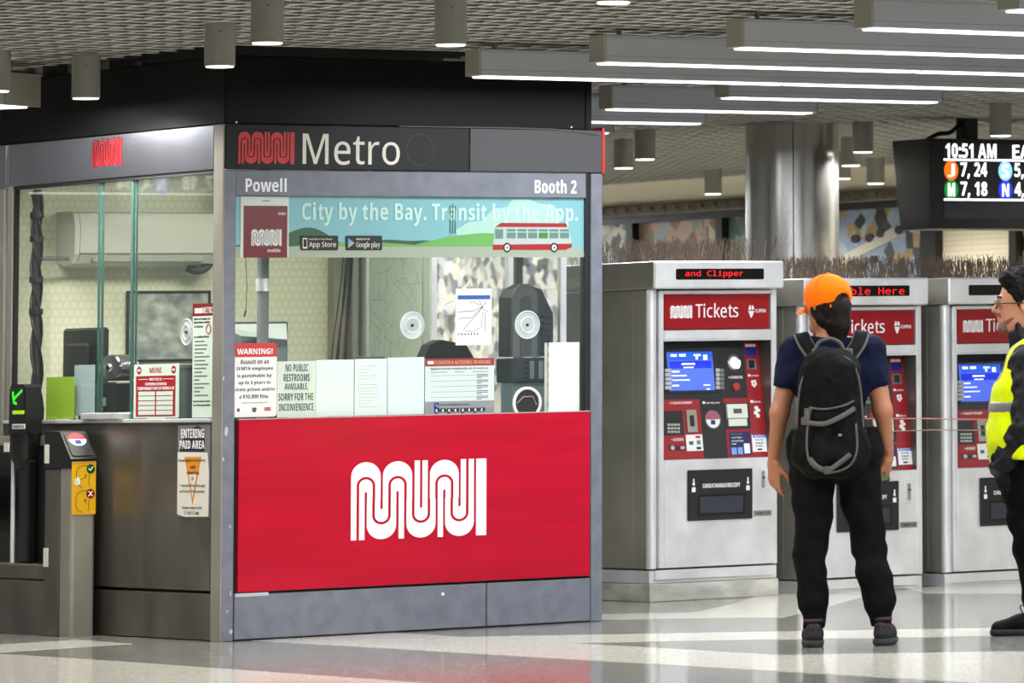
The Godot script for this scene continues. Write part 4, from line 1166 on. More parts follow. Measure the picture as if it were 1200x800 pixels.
func panel_words(c: Node, s: String, x0: float, y0: float, x1: float, y1: float, z: float, m: Material) -> void:
	var a = panel_at(x0, y1)
	var b = panel_at(x1, y0)
	words(c, s, "bold", m, Vector3(a.x, a.y, z), b.x - a.x, b.y - a.y)

func build_machines() -> void:
	ticket_machine(3.297, 0.095, "and Clipper", "steel ticket machine on a raised plinth, nearest the booth, red text board reads and Clipper", 1)
	ticket_machine(4.237, 0.0, "ilable Here", "steel ticket machine behind the woman in the orange cap", 2)
	ticket_machine(5.180, 0.0, "", "steel ticket machine behind the man in the yellow vest", 3)

func ticket_machine(x: float, lift: float, led: String, label: String, sd: int) -> void:
	var front: Material = mats["brushed_steel_light"]
	var dull: Material = mats["brushed_steel_dull"]
	var dark: Material = mats["dark_grey_plastic"]
	var black: Material = mats["black_plastic"]
	var white: Material = mats["white_vinyl"]
	var t = thing("ticket_machine", label, "ticket machine", Vector3(x, lift, -1.64), 0.0, "ticket machines in a row")
	var w = 0.80
	if lift > 0.0:
		var grime = steel("stained_steel", Color(0.88, 0.865, 0.83), 0.45, 0.4, 0.3, Vector3(0.9, 2.2, 0.9), 29)
		put(t, "plinth", bx(Vector3(0.0, -lift, -0.9), Vector3(w, -0.002, 0.0), 0.004), grime)
	put(t, "toe_strip", bx(Vector3(0.004, 0.0, -0.9), Vector3(w - 0.004, 0.07, -0.012), 0.004), front)
	put(t, "toe_lip", bx(Vector3(0.03, 0.018, -0.02), Vector3(w - 0.035, 0.07, 0.004), 0.004), front)
	put(t, "carcass", bx(Vector3(0.0, 0.078, -0.9), Vector3(w, 1.55, -0.165), 0.006), dull)
	put(t, "side_stile", bx(Vector3(0.0, 0.078, -0.17), Vector3(0.02, 1.55, -0.03), 0.004), dull)
	put(t, "side_stile", bx(Vector3(w - 0.02, 0.078, -0.17), Vector3(w, 1.55, -0.03), 0.004), dull)
	put(t, "edge_column", lathe(tool(), [[0.028, 0.078], [0.028, 1.55]], Vector3(0.026, 0, -0.03), 20), front)
	put(t, "edge_column", lathe(tool(), [[0.02, 0.078], [0.02, 1.55]], Vector3(w - 0.02, 0, -0.02), 20), front)
	# door frame
	put(t, "door_stile", bx(Vector3(0.058, 0.08, -0.16), Vector3(0.087, 1.545, 0.0), 0.004), front)
	put(t, "door_stile", bx(Vector3(0.756, 0.08, -0.16), Vector3(0.792, 1.545, 0.0), 0.004), front)
	put(t, "rail", bx(Vector3(0.087, 1.284, -0.16), Vector3(0.756, 1.334, 0.0), 0.004), front)
	put(t, "rail_lip", bx(Vector3(0.085, 1.276, -0.03), Vector3(0.752, 1.284, 0.008), 0.002), front)
	put(t, "top_rail", bx(Vector3(0.087, 1.526, -0.16), Vector3(0.756, 1.545, -0.002), 0.002), front)
	var door = put(t, "lower_door", bx(Vector3(0.087, 0.08, -0.16), Vector3(0.756, 0.648, 0.0), 0.003), front)
	# illuminated looking sign
	var sg = put(t, "sign_panel", bx(Vector3(0.094, 1.338, -0.16), Vector3(0.747, 1.524, -0.006), 0.002), mat("ticket_red", Color(0.56, 0.07, 0.105), 0.13))
	var o = Vector3(0.097, 1.339, -0.0055)
	put(sg, "emblem", emblem(0.134, 0.068), white, o + Vector3(0.033, 0.058, 0.0005))
	words(sg, "Tickets", "regular", white, o + Vector3(0.188, 0.060, 0.0), 0.267, 0.077)
	words(sg, "CLIPPER", "bold", white, o + Vector3(0.562, 0.086, 0.0), 0.068, 0.017)
	for q in [[Vector2(0.519, 0.094), Vector2(0.556, 0.094), Vector2(0.54, 0.058), Vector2(0.534, 0.058)], [Vector2(0.519, 0.1), Vector2(0.535, 0.1), Vector2(0.535, 0.12), Vector2(0.527, 0.126)], [Vector2(0.54, 0.1), Vector2(0.556, 0.104), Vector2(0.552, 0.118), Vector2(0.542, 0.126)]]:
		put(sg, "ship_mark", prism(tool(), PackedVector2Array(q), 0.0, 0.0008), white, o)
	# header with the text board
	var hd = put(t, "header", bx(Vector3(-0.014, 1.553, -0.9), Vector3(0.795, 1.70, 0.07), 0.008), front)
	put(hd, "header_side", bx(Vector3(-0.016, 1.556, -0.86), Vector3(-0.012, 1.696, 0.06)), dull)
	put(hd, "text_board", prism(tool(), rounded(0.548, 0.058, 0.008, Vector2(0.117, 1.601)), 0.066, 0.072), mat("led_board", Color(0.025, 0.012, 0.014), 0.12))
	if led != "":
		words(hd, led, "mono", glow("led_red", Color(1.0, 0.06, 0.08), 0.9), Vector3(0.175 if sd == 1 else 0.15, 1.61, 0.0725), 0.36 if sd == 1 else 0.48, 0.04)
	# slanted control panel in its recess
	put(t, "recess_back", bx(Vector3(0.087, 0.65, -0.163), Vector3(0.756, 1.284, -0.158)), dark)
	put(t, "recess_side", bx(Vector3(0.754, 0.65, -0.16), Vector3(0.757, 1.284, -0.002)), mats["brushed_steel_dark"])
	var lean = atan2(0.096, 0.63)
	var c = put(t, "control_panel", bx(Vector3(0.0, 0.0, -0.012), Vector3(0.669, 0.637, 0.0)), mat("panel_black", Color(0.035, 0.035, 0.04), 0.35), Vector3(0.087, 0.65, -0.037), Basis(Vector3.RIGHT, -lean))
	var red = mat("panel_red", Color(0.55, 0.02, 0.075), 0.4)
	put(c, "red_field", prism(tool(), panel_poly([[575, 8], [668, 8], [722, 738], [470, 744], [440, 372], [597, 368]]), 0.0, 0.0015), red)
	put(c, "red_field", prism(tool(), panel_poly([[40, 382], [292, 378], [320, 749], [40, 757]]), 0.0, 0.0015), red)
	# screen
	panel_rect(c, "screen_bezel", 92, 62, 392, 345, 0.006, black)
	panel_rect(c, "screen", 105, 78, 372, 328, 0.0075, glow("screen_lavender", Color(0.28, 0.40, 0.86), 0.55))
	panel_rect(c, "screen_band", 105, 78, 368, 135, 0.0085, glow("screen_sky", Color(0.08, 0.36, 0.85), 0.6))
	panel_rect(c, "screen_band", 106, 138, 366, 190, 0.0085, glow("screen_blue", Color(0.01, 0.16, 0.82), 0.6))
	var ui = glow("screen_white", Color(0.95, 0.97, 1.0), 0.8)
	for q in [[112, 98, 150, 116], [165, 96, 206, 114], [255, 96, 300, 110], [268, 112, 282, 130], [316, 100, 340, 132], [180, 152, 264, 166], [192, 176, 256, 186], [122, 202, 166, 214], [122, 228, 210, 238], [122, 256, 230, 266], [122, 290, 164, 300], [316, 286, 358, 294], [334, 312, 356, 320]]:
		panel_rect(c, "screen_text", q[0], q[1], q[2], q[3], 0.0092, ui)
	var key = mat("key_metal", Color(0.68, 0.68, 0.66), 0.35)
	for i in 5:
		panel_rect(c, "screen_key", 76, 190 + i * 27, 116, 212 + i * 27, 0.012, key)
		panel_rect(c, "screen_key", 394, 186 + i * 27, 416, 208 + i * 27, 0.012, key)
		panel_rect(c, "screen_key", 422, 186 + i * 27, 446, 208 + i * 27, 0.008, mats["mid_grey_plastic"])
	# speaker, cancel, camera window, labels
	var p = panel_at(512, 148)
	put(c, "loudspeaker", lathe(tool(), [[0.042, 0.0], [0.042, 0.006], [0.038, 0.009], [0.03, 0.006]], Vector3(p.x, p.y, 0), 24, Basis(Vector3.RIGHT, PI / 2)), mats["polished_steel"])
	panel_words(c, "• CANCEL", 478, 229, 568, 248, 0.0016, white)
	p = panel_at(525, 300)
	put(c, "cancel_button", lathe(tool(), [[0.024, 0.0], [0.024, 0.008], [0.018, 0.012]], Vector3(p.x, p.y, 0), 20, Basis(Vector3.RIGHT, PI / 2)), mat("button_red", Color(0.6, 0.08, 0.05), 0.3))
	panel_rect(c, "notice_label", 586, 26, 650, 46, 0.003, mats["paper_white"])
	panel_rect(c, "notice_label", 586, 48, 652, 104, 0.003, mats["print_blue"])
	panel_rect(c, "camera_window", 598, 122, 652, 188, 0.004, mats["mid_grey_plastic"])
	panel_rect(c, "camera_window", 606, 130, 640, 180, 0.005, black)
	panel_words(c, "◄COINS", 600, 217, 666, 234, 0.0026, white)
	for q in [[628, 266, 9], [644, 262, 8], [648, 280, 9], [630, 284, 8], [640, 294, 7]]:
		p = panel_at(q[0], q[1])
		put(c, "coin_mark", prism(tool(), disc(q[2] * 0.00098, q[2] * 0.00098, p, 10), 0.0015, 0.0026), white)
	panel_words(c, "◄BILLS", 614, 381, 676, 399, 0.0026, white)
	for q in [[640, 420, 662, 440], [648, 436, 674, 456], [636, 450, 660, 472], [650, 468, 672, 492]]:
		panel_rect(c, "bill_mark", q[0], q[1], q[2], q[3], 0.0026, white)
	# card reader with its keypad
	panel_words(c, "• CREDIT/DEBIT", 104, 393, 246, 411, 0.0026, white)
	panel_rect(c, "keypad_well", 60, 450, 186, 606, 0.003, mats["dark_grey_plastic"])
	panel_rect(c, "keypad_hood", 60, 452, 180, 520, 0.006, black)
	for j in 3:
		for i in 4:
			panel_rect(c, "keypad_key", 92 + i * 20, 532 + j * 22, 106 + i * 20, 546 + j * 22, 0.008, key)
	panel_rect(c, "card_slot", 215, 445, 268, 586, 0.01, mats["brushed_steel_dull"])
	panel_rect(c, "card_slot_mouth", 230, 480, 252, 550, 0.012, black)
	panel_words(c, "• AUDIO", 118, 620, 190, 640, 0.0026, white)
	panel_rect(c, "audio_jack", 97, 660, 206, 700, 0.003, mat("panel_red_dark", Color(0.35, 0.02, 0.05), 0.4))
	p = panel_at(122, 682)
	put(c, "jack_socket", prism(tool(), disc(0.012, 0.012, p, 14), 0.0, 0.006), key)
	panel_rect(c, "jack_socket", 150, 672, 166, 690, 0.005, black)
	panel_rect(c, "jack_socket", 172, 672, 196, 690, 0.005, key)
	panel_rect(c, "card_label", 212, 598, 308, 702, 0.003, mats["paper_white"])
	for q in [[226, 640, 252, 664, "print_grey"], [266, 606, 296, 622, "print_red"], [272, 674, 300, 692, "print_blue"], [274, 634, 296, 662, "mid_grey_plastic"]]:
		panel_rect(c, "label_print", q[0], q[1], q[2], q[3], 0.0036, mats[q[4]])
	panel_words(c, "◄ TAP BELOW", 314, 389, 420, 407, 0.0012, white)
	p = panel_at(375, 505)
	put(c, "tap_ring", prism(tool(), disc(0.048, 0.05, p, 28), 0.0, 0.004), mats["mid_grey_plastic"])
	put(c, "tap_disc", prism(tool(), disc(0.043, 0.045, p, 24, PI, TAU), 0.0, 0.005), mats["paper_white"])
	put(c, "tap_disc", prism(tool(), disc(0.043, 0.045, p, 24, 0.0, PI), 0.0, 0.005), mat("tap_rose", Color(0.62, 0.3, 0.36), 0.4))
	panel_rect(c, "tap_mark", 362, 508, 388, 538, 0.0056, mats["print_blue"])
	# ticket printer
	panel_rect(c, "printer_well", 456, 398, 604, 566, 0.004, mats["dark_grey_plastic"])
	panel_rect(c, "printer_hood", 462, 408, 582, 500, 0.018, mats["white_plastic"])
	panel_rect(c, "printer_hood", 472, 500, 584, 548, 0.012, mats["white_plastic"])
	panel_rect(c, "printer_print", 496, 438, 548, 470, 0.0186, mats["print_grey"])
	# stickers
	panel_rect(c, "sticker", 484, 580, 610, 732, 0.003, mat("sticker_navy", Color(0.05, 0.1, 0.3), 0.4))
	panel_words(c, "Easier travel", 488, 588, 560, 602, 0.0036, mats["mid_grey_plastic"])
	for q in [["Send Clipper", 612, 556], ["on Your Phone", 632, 566], ["today!", 652, 520]]:
		panel_words(c, q[0], 492, q[1], q[2], q[1] + 13, 0.0036, white)
	for q in [[492, 680, 522, 726], [532, 678, 560, 724]]:
		panel_rect(c, "sticker_print", q[0], q[1], q[2], q[3], 0.0036, mat("sticker_sky", Color(0.45, 0.6, 0.85), 0.4))
	panel_rect(c, "sticker_phone", 572, 654, 604, 718, 0.004, white)
	panel_rect(c, "security_notice", 626, 598, 710, 708, 0.003, white)
	panel_rect(c, "security_heading", 626, 598, 708, 620, 0.0036, mat("notice_sky", Color(0.12, 0.3, 0.75), 0.4))
	panel_words(c, "NOTICE", 634, 602, 698, 616, 0.0042, white)
	for q in [["Security", 626, 640, 690], ["Cameras", 644, 642, 690], ["in Use", 662, 646, 684]]:
		panel_words(c, q[0], q[2], q[1], q[3], q[1] + 14, 0.0036, mats["print_black"])
	panel_rect(c, "security_print", 654, 686, 684, 698, 0.0036, mats["print_black"])
	# receipt tray, latch and number plate on the door
	put(door, "tray_frame", bx(Vector3(0.228, 0.324, 0.0), Vector3(0.631, 0.591, 0.012), 0.004), dark)
	put(door, "tray_mouth", bx(Vector3(0.288, 0.35, 0.006), Vector3(0.582, 0.462, 0.0135)), black)
	put(door, "tray_flap", bx(Vector3(0.297, 0.362, 0.01), Vector3(0.568, 0.448, 0.016), 0.003), mat("flap_grey", Color(0.22, 0.23, 0.26), 0.15))
	words(door, "CARD/CHANGE/RECEIPT", "bold", white, Vector3(0.318, 0.495, 0.0121), 0.232, 0.022)
	for q in [0.262, 0.6]:
		put(door, "arrow_mark", prism(tool(), PackedVector2Array([Vector2(q - 0.004, 0.545), Vector2(q - 0.004, 0.52), Vector2(q - 0.011, 0.52), Vector2(q, 0.506), Vector2(q + 0.011, 0.52), Vector2(q + 0.004, 0.52), Vector2(q + 0.004, 0.545)]), 0.0, 0.0127), white)
		put(door, "tray_mark", bx(Vector3(q - 0.011, 0.475, 0.0), Vector3(q + 0.011, 0.5, 0.0127)), white)
	put(door, "latch_plate", bx(Vector3(0.672, 0.466, 0.0), Vector3(0.722, 0.592, 0.004), 0.002), front)
	put(door, "latch", bx(Vector3(0.69, 0.485, 0.003), Vector3(0.708, 0.575, 0.014), 0.004), mats["brushed_steel_dull"])
	put(door, "keyhole", lathe(tool(), [[0.007, 0.0], [0.006, 0.006]], Vector3(0.699, 0.54, 0.013), 10, Basis(Vector3.RIGHT, PI / 2)), black)
	put(door, "number_plate", bx(Vector3(0.642, 0.334, 0.0), Vector3(0.755, 0.365, 0.002)), mats["brushed_steel_dull"])
	words(door, "TVM021-0%d" % sd, "bold", mats["print_black"], Vector3(0.65, 0.341, 0.0022), 0.095, 0.016)
	# anti-bird wires on the roof
	var mm = MultiMesh.new()
	mm.transform_format = MultiMesh.TRANSFORM_3D
	var wire = tool()
	tube(wire, [Vector3.ZERO, Vector3(0.003, 0.06, 0.002), Vector3(-0.004, 0.125, 0.0)], 0.0017, 4)
	mm.mesh = done(wire)
	var n = 460
	mm.instance_count = n
	for i in n:
		var at = Vector3(rng.randf_range(0.0, 0.79), 1.70, rng.randf_range(-0.88, 0.04))
		var b = Basis(Vector3.UP, rng.randf() * TAU) * Basis(Vector3.RIGHT, rng.randf_range(-0.35, 0.35)) * Basis(Vector3.BACK, rng.randf_range(-0.35, 0.35))
		mm.set_instance_transform(i, Transform3D(b.scaled(Vector3(1, rng.randf_range(0.75, 1.1), 1)), at))
	var mi = MultiMeshInstance3D.new()
	mi.name = "bird_wires"
	mi.multimesh = mm
	mi.material_override = mat("wire_brown", Color(0.33, 0.27, 0.22), 0.5, 0.3)
	mi.set_meta("kind", "stuff")
	t.add_child(mi, true)

func build_displays() -> void:
	departures_board(Vector3(7.052, 2.066, -4.5), "hanging black departures board at the upper right of the picture")
	departures_board(Vector3(-3.63, 2.16, -6.9), "hanging black departures board left of the booth, mirrored in its side window")
	departures_board(Vector3(-5.5, 2.16, -6.9), "second hanging black departures board, farther left than the one the booth mirrors")

func departures_board(at: Vector3, label: String) -> void:
	var t = thing("departures_board", label, "departures board", at, 0.0, "hanging departures boards")
	var shell = mat("board_black", Color(0.022, 0.021, 0.022), 0.4)
	var st = tool()
	var w = 1.5
	var f = [Vector3(0, 0, 0), Vector3(w, 0, 0), Vector3(w, 0.561, 0), Vector3(0, 0.561, 0)]
	var b = [Vector3(0.0, 0.0, -0.32), Vector3(w, 0.0, -0.32), Vector3(w, 0.561, -0.41), Vector3(0.0, 0.561, -0.41)]
	face(st, f, Vector3(0, 0, 1))
	face(st, b, Vector3(0, 0, -1))
	for i in 4:
		var j = (i + 1) % 4
		face(st, [f[i], f[j], b[j], b[i]], [Vector3(0, -1, 0), Vector3(1, 0, 0), Vector3(0, 1, 0), Vector3(-1, 0, 0)][i])
	put(t, "housing", st, shell)
	put(t, "front_rim", bx(Vector3(0.0, 0.0, 0.0), Vector3(w, 0.561, 0.006), 0.004), mat("board_navy", Color(0.02, 0.025, 0.045), 0.3))
	put(t, "screen", bx(Vector3(0.1, 0.065, 0.004), Vector3(w - 0.08, 0.535, 0.008)), glow("board_screen", Color(0.085, 0.085, 0.125), 0.3))
	put(t, "message_strip", bx(Vector3(0.1, 0.065, 0.006), Vector3(w - 0.08, 0.165, 0.0092)), glow("board_strip", Color(0.12, 0.12, 0.15), 0.3))
	var lit = glow("board_white", Color(1.0, 1.0, 1.0), 2.6)
	var z = 0.0095
	words(t, "10:51 AM", "bold", lit, Vector3(0.112, 0.443, z), 0.385, 0.088)
	words(t, "EAST", "bold", lit, Vector3(0.62, 0.443, z), 0.27, 0.084)
	for y in [0.424, 0.176]:
		put(t, "rule_line", bx(Vector3(0.1, y, 0.006), Vector3(w - 0.09, y + 0.012, z)), lit)
	for q in [[0.155, 0.363, "J", Color(1.0, 0.42, 0.05), "7, 24"], [0.155, 0.243, "M", Color(0.03, 0.5, 0.2), "7, 18"], [0.565, 0.363, "S", Color(0.55, 0.8, 1.0), "5, 12"], [0.565, 0.243, "N", Color(0.12, 0.2, 0.95), "4, 14"]]:
		put(t, "line_badge", prism(tool(), disc(0.052, 0.062, Vector2(q[0], q[1]), 24), 0.006, z), glow("badge_" + q[2], q[3], 1.6))
		words(t, q[2], "bold", lit, Vector3(q[0] - 0.025, q[1] - 0.04, z + 0.0006), 0.05, 0.08)
		words(t, q[4], "bold", lit, Vector3(q[0] + 0.07, q[1] - 0.05, z), 0.2, 0.1)
	for x in [0.35, 1.15]:
		put(t, "hanger", bx(Vector3(x, 0.561, -0.22), Vector3(x + 0.1, 0.75 if at.x > 0.0 else 0.66, -0.12), 0.004), shell)
	put(t, "power_cable", tube(tool(), arc_path([Vector3(0.12, 0.565, -0.2), Vector3(0.2, 0.6, -0.19), Vector3(0.28, 0.61, -0.18), Vector3(0.37, 0.68, -0.18)], 6), 0.014, 8), shell)

func build_gate() -> void:
	var st: Material = mats["brushed_steel_dull"]
	var dk: Material = mats["brushed_steel_dark"]
	var blk: Material = mats["black_plastic"]
	var g = thing("fare_gate", "steel fare gate cabinet with black card reader top beside the booth", "fare gate", Vector3(-0.178, 0.0, -1.2))
	put(g, "end_pillar", bx(Vector3(0.0, 0.0, -0.262), Vector3(0.126, 0.80, -0.108), 0.006), dk)
	put(g, "end_plate", prism(tool(), rounded(0.126, 0.126, 0.02, Vector2.ZERO), 0.0, 0.80), st, Vector3(0.0, 0.0, 0.02), LAID)
	put(g, "low_body", bx(Vector3(0.004, 0.0, -1.3), Vector3(0.126, 0.262, -0.262), 0.004), dk)
	put(g, "ledge", bx(Vector3(0.0, 0.268, -1.3), Vector3(0.126, 0.34, -0.262), 0.006), dk)
	put(g, "rail", bx(Vector3(0.112, 0.905, -1.3), Vector3(0.126, 0.955, -0.262), 0.004), st)
	put(g, "gate_paddle", bx(Vector3(-0.02, 0.52, -1.3), Vector3(0.004, 0.78, -0.9), 0.01), blk)
	put(g, "inner_screen", bx(Vector3(0.09, 0.34, -1.3), Vector3(0.12, 0.905, -0.262)), blk)
	# sloping black reader on the end pillar
	var prof = PackedVector2Array([Vector2(-0.262, 0.80), Vector2(0.02, 0.80), Vector2(0.022, 0.845), Vector2(-0.10, 0.975), Vector2(-0.262, 0.98)])
	put(g, "reader_head", prism(tool(), prof, -0.004, 0.132), blk, Vector3.ZERO, Basis(Vector3(0, 0, 1), Vector3(0, 1, 0), Vector3(1, 0, 0)))
	var slope = Basis(Vector3(1, 0, 0), Vector3(0, 0.7295, -0.684), Vector3(0, 0.684, 0.7295))
	put(g, "reader_plate", prism(tool(), rounded(0.11, 0.15, 0.012), 0.0, 0.004), mats["dark_grey_plastic"], Vector3(0.01, 0.858, 0.0105), slope)
	put(g, "tap_disc", prism(tool(), disc(0.045, 0.042, Vector2(0.065, 0.105), 24, PI, TAU), 0.004, 0.006), mats["paper_white"], Vector3(0.0, 0.858, 0.0105), slope)
	put(g, "tap_disc", prism(tool(), disc(0.045, 0.042, Vector2(0.065, 0.105), 24, 0.0, PI), 0.004, 0.006), mat("tap_red", Color(0.62, 0.12, 0.2), 0.4), Vector3(0.0, 0.858, 0.0105), slope)
	put(g, "tap_mark", bx(Vector3(0.05, 0.075, 0.004), Vector3(0.08, 0.1, 0.0068), 0.001), mats["print_blue"], Vector3(0.0, 0.858, 0.0105), slope)
	put(g, "trim_line", bx(Vector3(0.0, 0.826, 0.021), Vector3(0.126, 0.829, 0.0235)), st)
	for y in [[0.33, 0.42], [0.825, 0.915]]:
		put(g, "reflector", bx(Vector3(-0.005, y[0], -0.26), Vector3(-0.002, y[1], -0.21)), mats["white_plastic"])
	# yellow mask sticker on the end plate
	var s = thing("mask_sticker", "yellow sticker of a masked and an unmasked face on the fare gate", "sticker", Vector3(-0.178, 0.58, -1.179))
	put(s, "card", bx(Vector3(0.002, 0, 0), Vector3(0.125, 0.252, 0.0012)), mat("sticker_bright_yellow", Color(0.86, 0.66, 0.02), 0.45))
	for k in 2:
		var y = 0.13 if k == 0 else 0.012
		var head = []
		for p in [[0.03, 0.01], [0.028, 0.024], [0.022, 0.03], [0.026, 0.055], [0.024, 0.07], [0.036, 0.095], [0.06, 0.104], [0.085, 0.1]]:
			head.append(Vector3(p[0], y + p[1], 0.0016))
		put(s, "head_outline", tube(tool(), head, 0.0012, 5), mats["print_black"])
		put(s, "neck_outline", tube(tool(), [Vector3(0.03, y + 0.01, 0.0016), Vector3(0.048, y + 0.006, 0.0016), Vector3(0.054, y - 0.004, 0.0016)], 0.0012, 5), mats["print_black"])
		put(s, "neck_outline", tube(tool(), [Vector3(0.09, y + 0.06, 0.0016), Vector3(0.088, y + 0.02, 0.0016), Vector3(0.09, y + 0.005, 0.0016)], 0.0012, 5), mats["print_black"])
		put(s, "ear_outline", tube(tool(), [Vector3(0.066, y + 0.05, 0.0016), Vector3(0.07, y + 0.064, 0.0016), Vector3(0.077, y + 0.058, 0.0016), Vector3(0.07, y + 0.042, 0.0016)], 0.0014, 5), mats["print_black"])
		put(s, "mark_disc", prism(tool(), disc(0.022, 0.023, Vector2(0.098, y + 0.086), 20), 0.0, 0.002), mat("mark_green", Color(0.06, 0.3, 0.1), 0.4) if k == 0 else mat("mark_red", Color(0.5, 0.02, 0.05), 0.4))
		var lines = [[[0.087, 0.088], [0.095, 0.078], [0.109, 0.097]]] if k == 0 else [[[0.088, 0.098], [0.108, 0.074]], [[0.108, 0.098], [0.088, 0.074]]]
		for l in lines:
			var pts = []
			for p in l:
				pts.append(Vector3(p[0], y + p[1], 0.0024))
			put(s, "tick" if k == 0 else "cross_bar", tube(tool(), pts, 0.0028, 6), mats["white_vinyl"])
	put(s, "mask", prism(tool(), disc(0.015, 0.02, Vector2(0.03, 0.158), 14), 0.0, 0.0022), mats["paper_white"])
	put(s, "mask_strap", tube(tool(), [Vector3(0.042, 0.165, 0.0016), Vector3(0.066, 0.176, 0.0016)], 0.001, 5), mats["print_black"])
	# black reader pylon further along the gate
	var p = thing("reader_pylon", "black gate reader post with lit green arrow at the picture's left edge", "reader", Vector3(-0.135, 0.341, -1.81))
	put(p, "slim_post", lathe(tool(), [[0.011, 0.0], [0.011, 0.5]], Vector3(0.0, 0, -0.09), 14), mats["brushed_steel_light"])
	put(p, "black_post", bx(Vector3(0.0, 0.0, -0.03), Vector3(0.05, 0.5, 0.07), 0.01), blk)
	put(p, "collar", lathe(tool(), [[0.045, 0.46], [0.066, 0.5], [0.074, 0.58], [0.076, 0.63]], Vector3(0.02, 0, 0.0), 24), blk)
	var hp = PackedVector2Array([Vector2(-0.105, 0.625), Vector2(0.09, 0.625), Vector2(0.09, 0.70), Vector2(0.075, 0.85), Vector2(0.055, 0.866), Vector2(-0.08, 0.866), Vector2(-0.098, 0.84)])
	put(p, "head", prism(tool(), hp, -0.02, 0.06), blk, Vector3.ZERO, Basis(Vector3(0, 0, 1), Vector3(0, 1, 0), Vector3(1, 0, 0)))
	var hs = Basis(Vector3(0, 0, 1), Vector3(0, 1, 0), Vector3(-1, 0, 0))
	var hf = Vector3(-0.02, -0.341, 0)
	put(p, "arrow_screen", bx(Vector3(-0.07, 1.085, 0), Vector3(0.06, 1.19, 0.004), 0.002), mats["black_rubber"], hf, hs)
	var green = glow("arrow_green", Color(0.15, 1.0, 0.1), 1.2)
	for q in [[-0.05, 1.15], [-0.045, 1.135], [-0.04, 1.12], [-0.052, 1.165], [-0.03, 1.118], [-0.018, 1.114], [-0.03, 1.14], [-0.012, 1.15], [0.006, 1.158], [0.024, 1.166], [0.042, 1.174]]:
		put(p, "arrow_dot", prism(tool(), disc(0.0085, 0.007, Vector2(q[0], q[1]), 8), 0.004, 0.006), green, hf, hs)
	put(p, "status_bar", bx(Vector3(-0.055, 1.062, 0), Vector3(0.065, 1.08, 0.005)), glow("bar_lime", Color(0.6, 0.8, 0.03), 0.5), hf, hs)
	put(p, "number_tag", bx(Vector3(-0.06, 0.99, 0), Vector3(0.08, 1.014, 0.004), 0.001), mats["paper_white"], hf, hs)
	words(p, "SAG0201-03", "bold", mats["print_black"], Vector3(-0.0242, 0.654, -0.052), 0.125, 0.015, hs)
	put(p, "reflector", bx(Vector3(-0.075, 0.88, 0), Vector3(-0.02, 0.925, 0.004)), mats["white_plastic"], Vector3(-0.054, -0.341, 0), hs)
	# tangle of thin cables seen behind it in the window
	var cb = thing("loose_cables", "loose black cables on the counter beside the lime green paper", "cables", Vector3(0.12, 1.01, -1.98))
	for k in 3:
		put(cb, "cable", tube(tool(), arc_path([Vector3(0.0, 0.0, -0.1 + k * 0.04), Vector3(0.0, 0.12 + k * 0.03, -0.06 + k * 0.02), Vector3(0.02, 0.06 + k * 0.05, 0.04), Vector3(0.0, 0.16, 0.1), Vector3(0.03, 0.0, 0.12 + k * 0.02)], 6), 0.005, 6), blk)

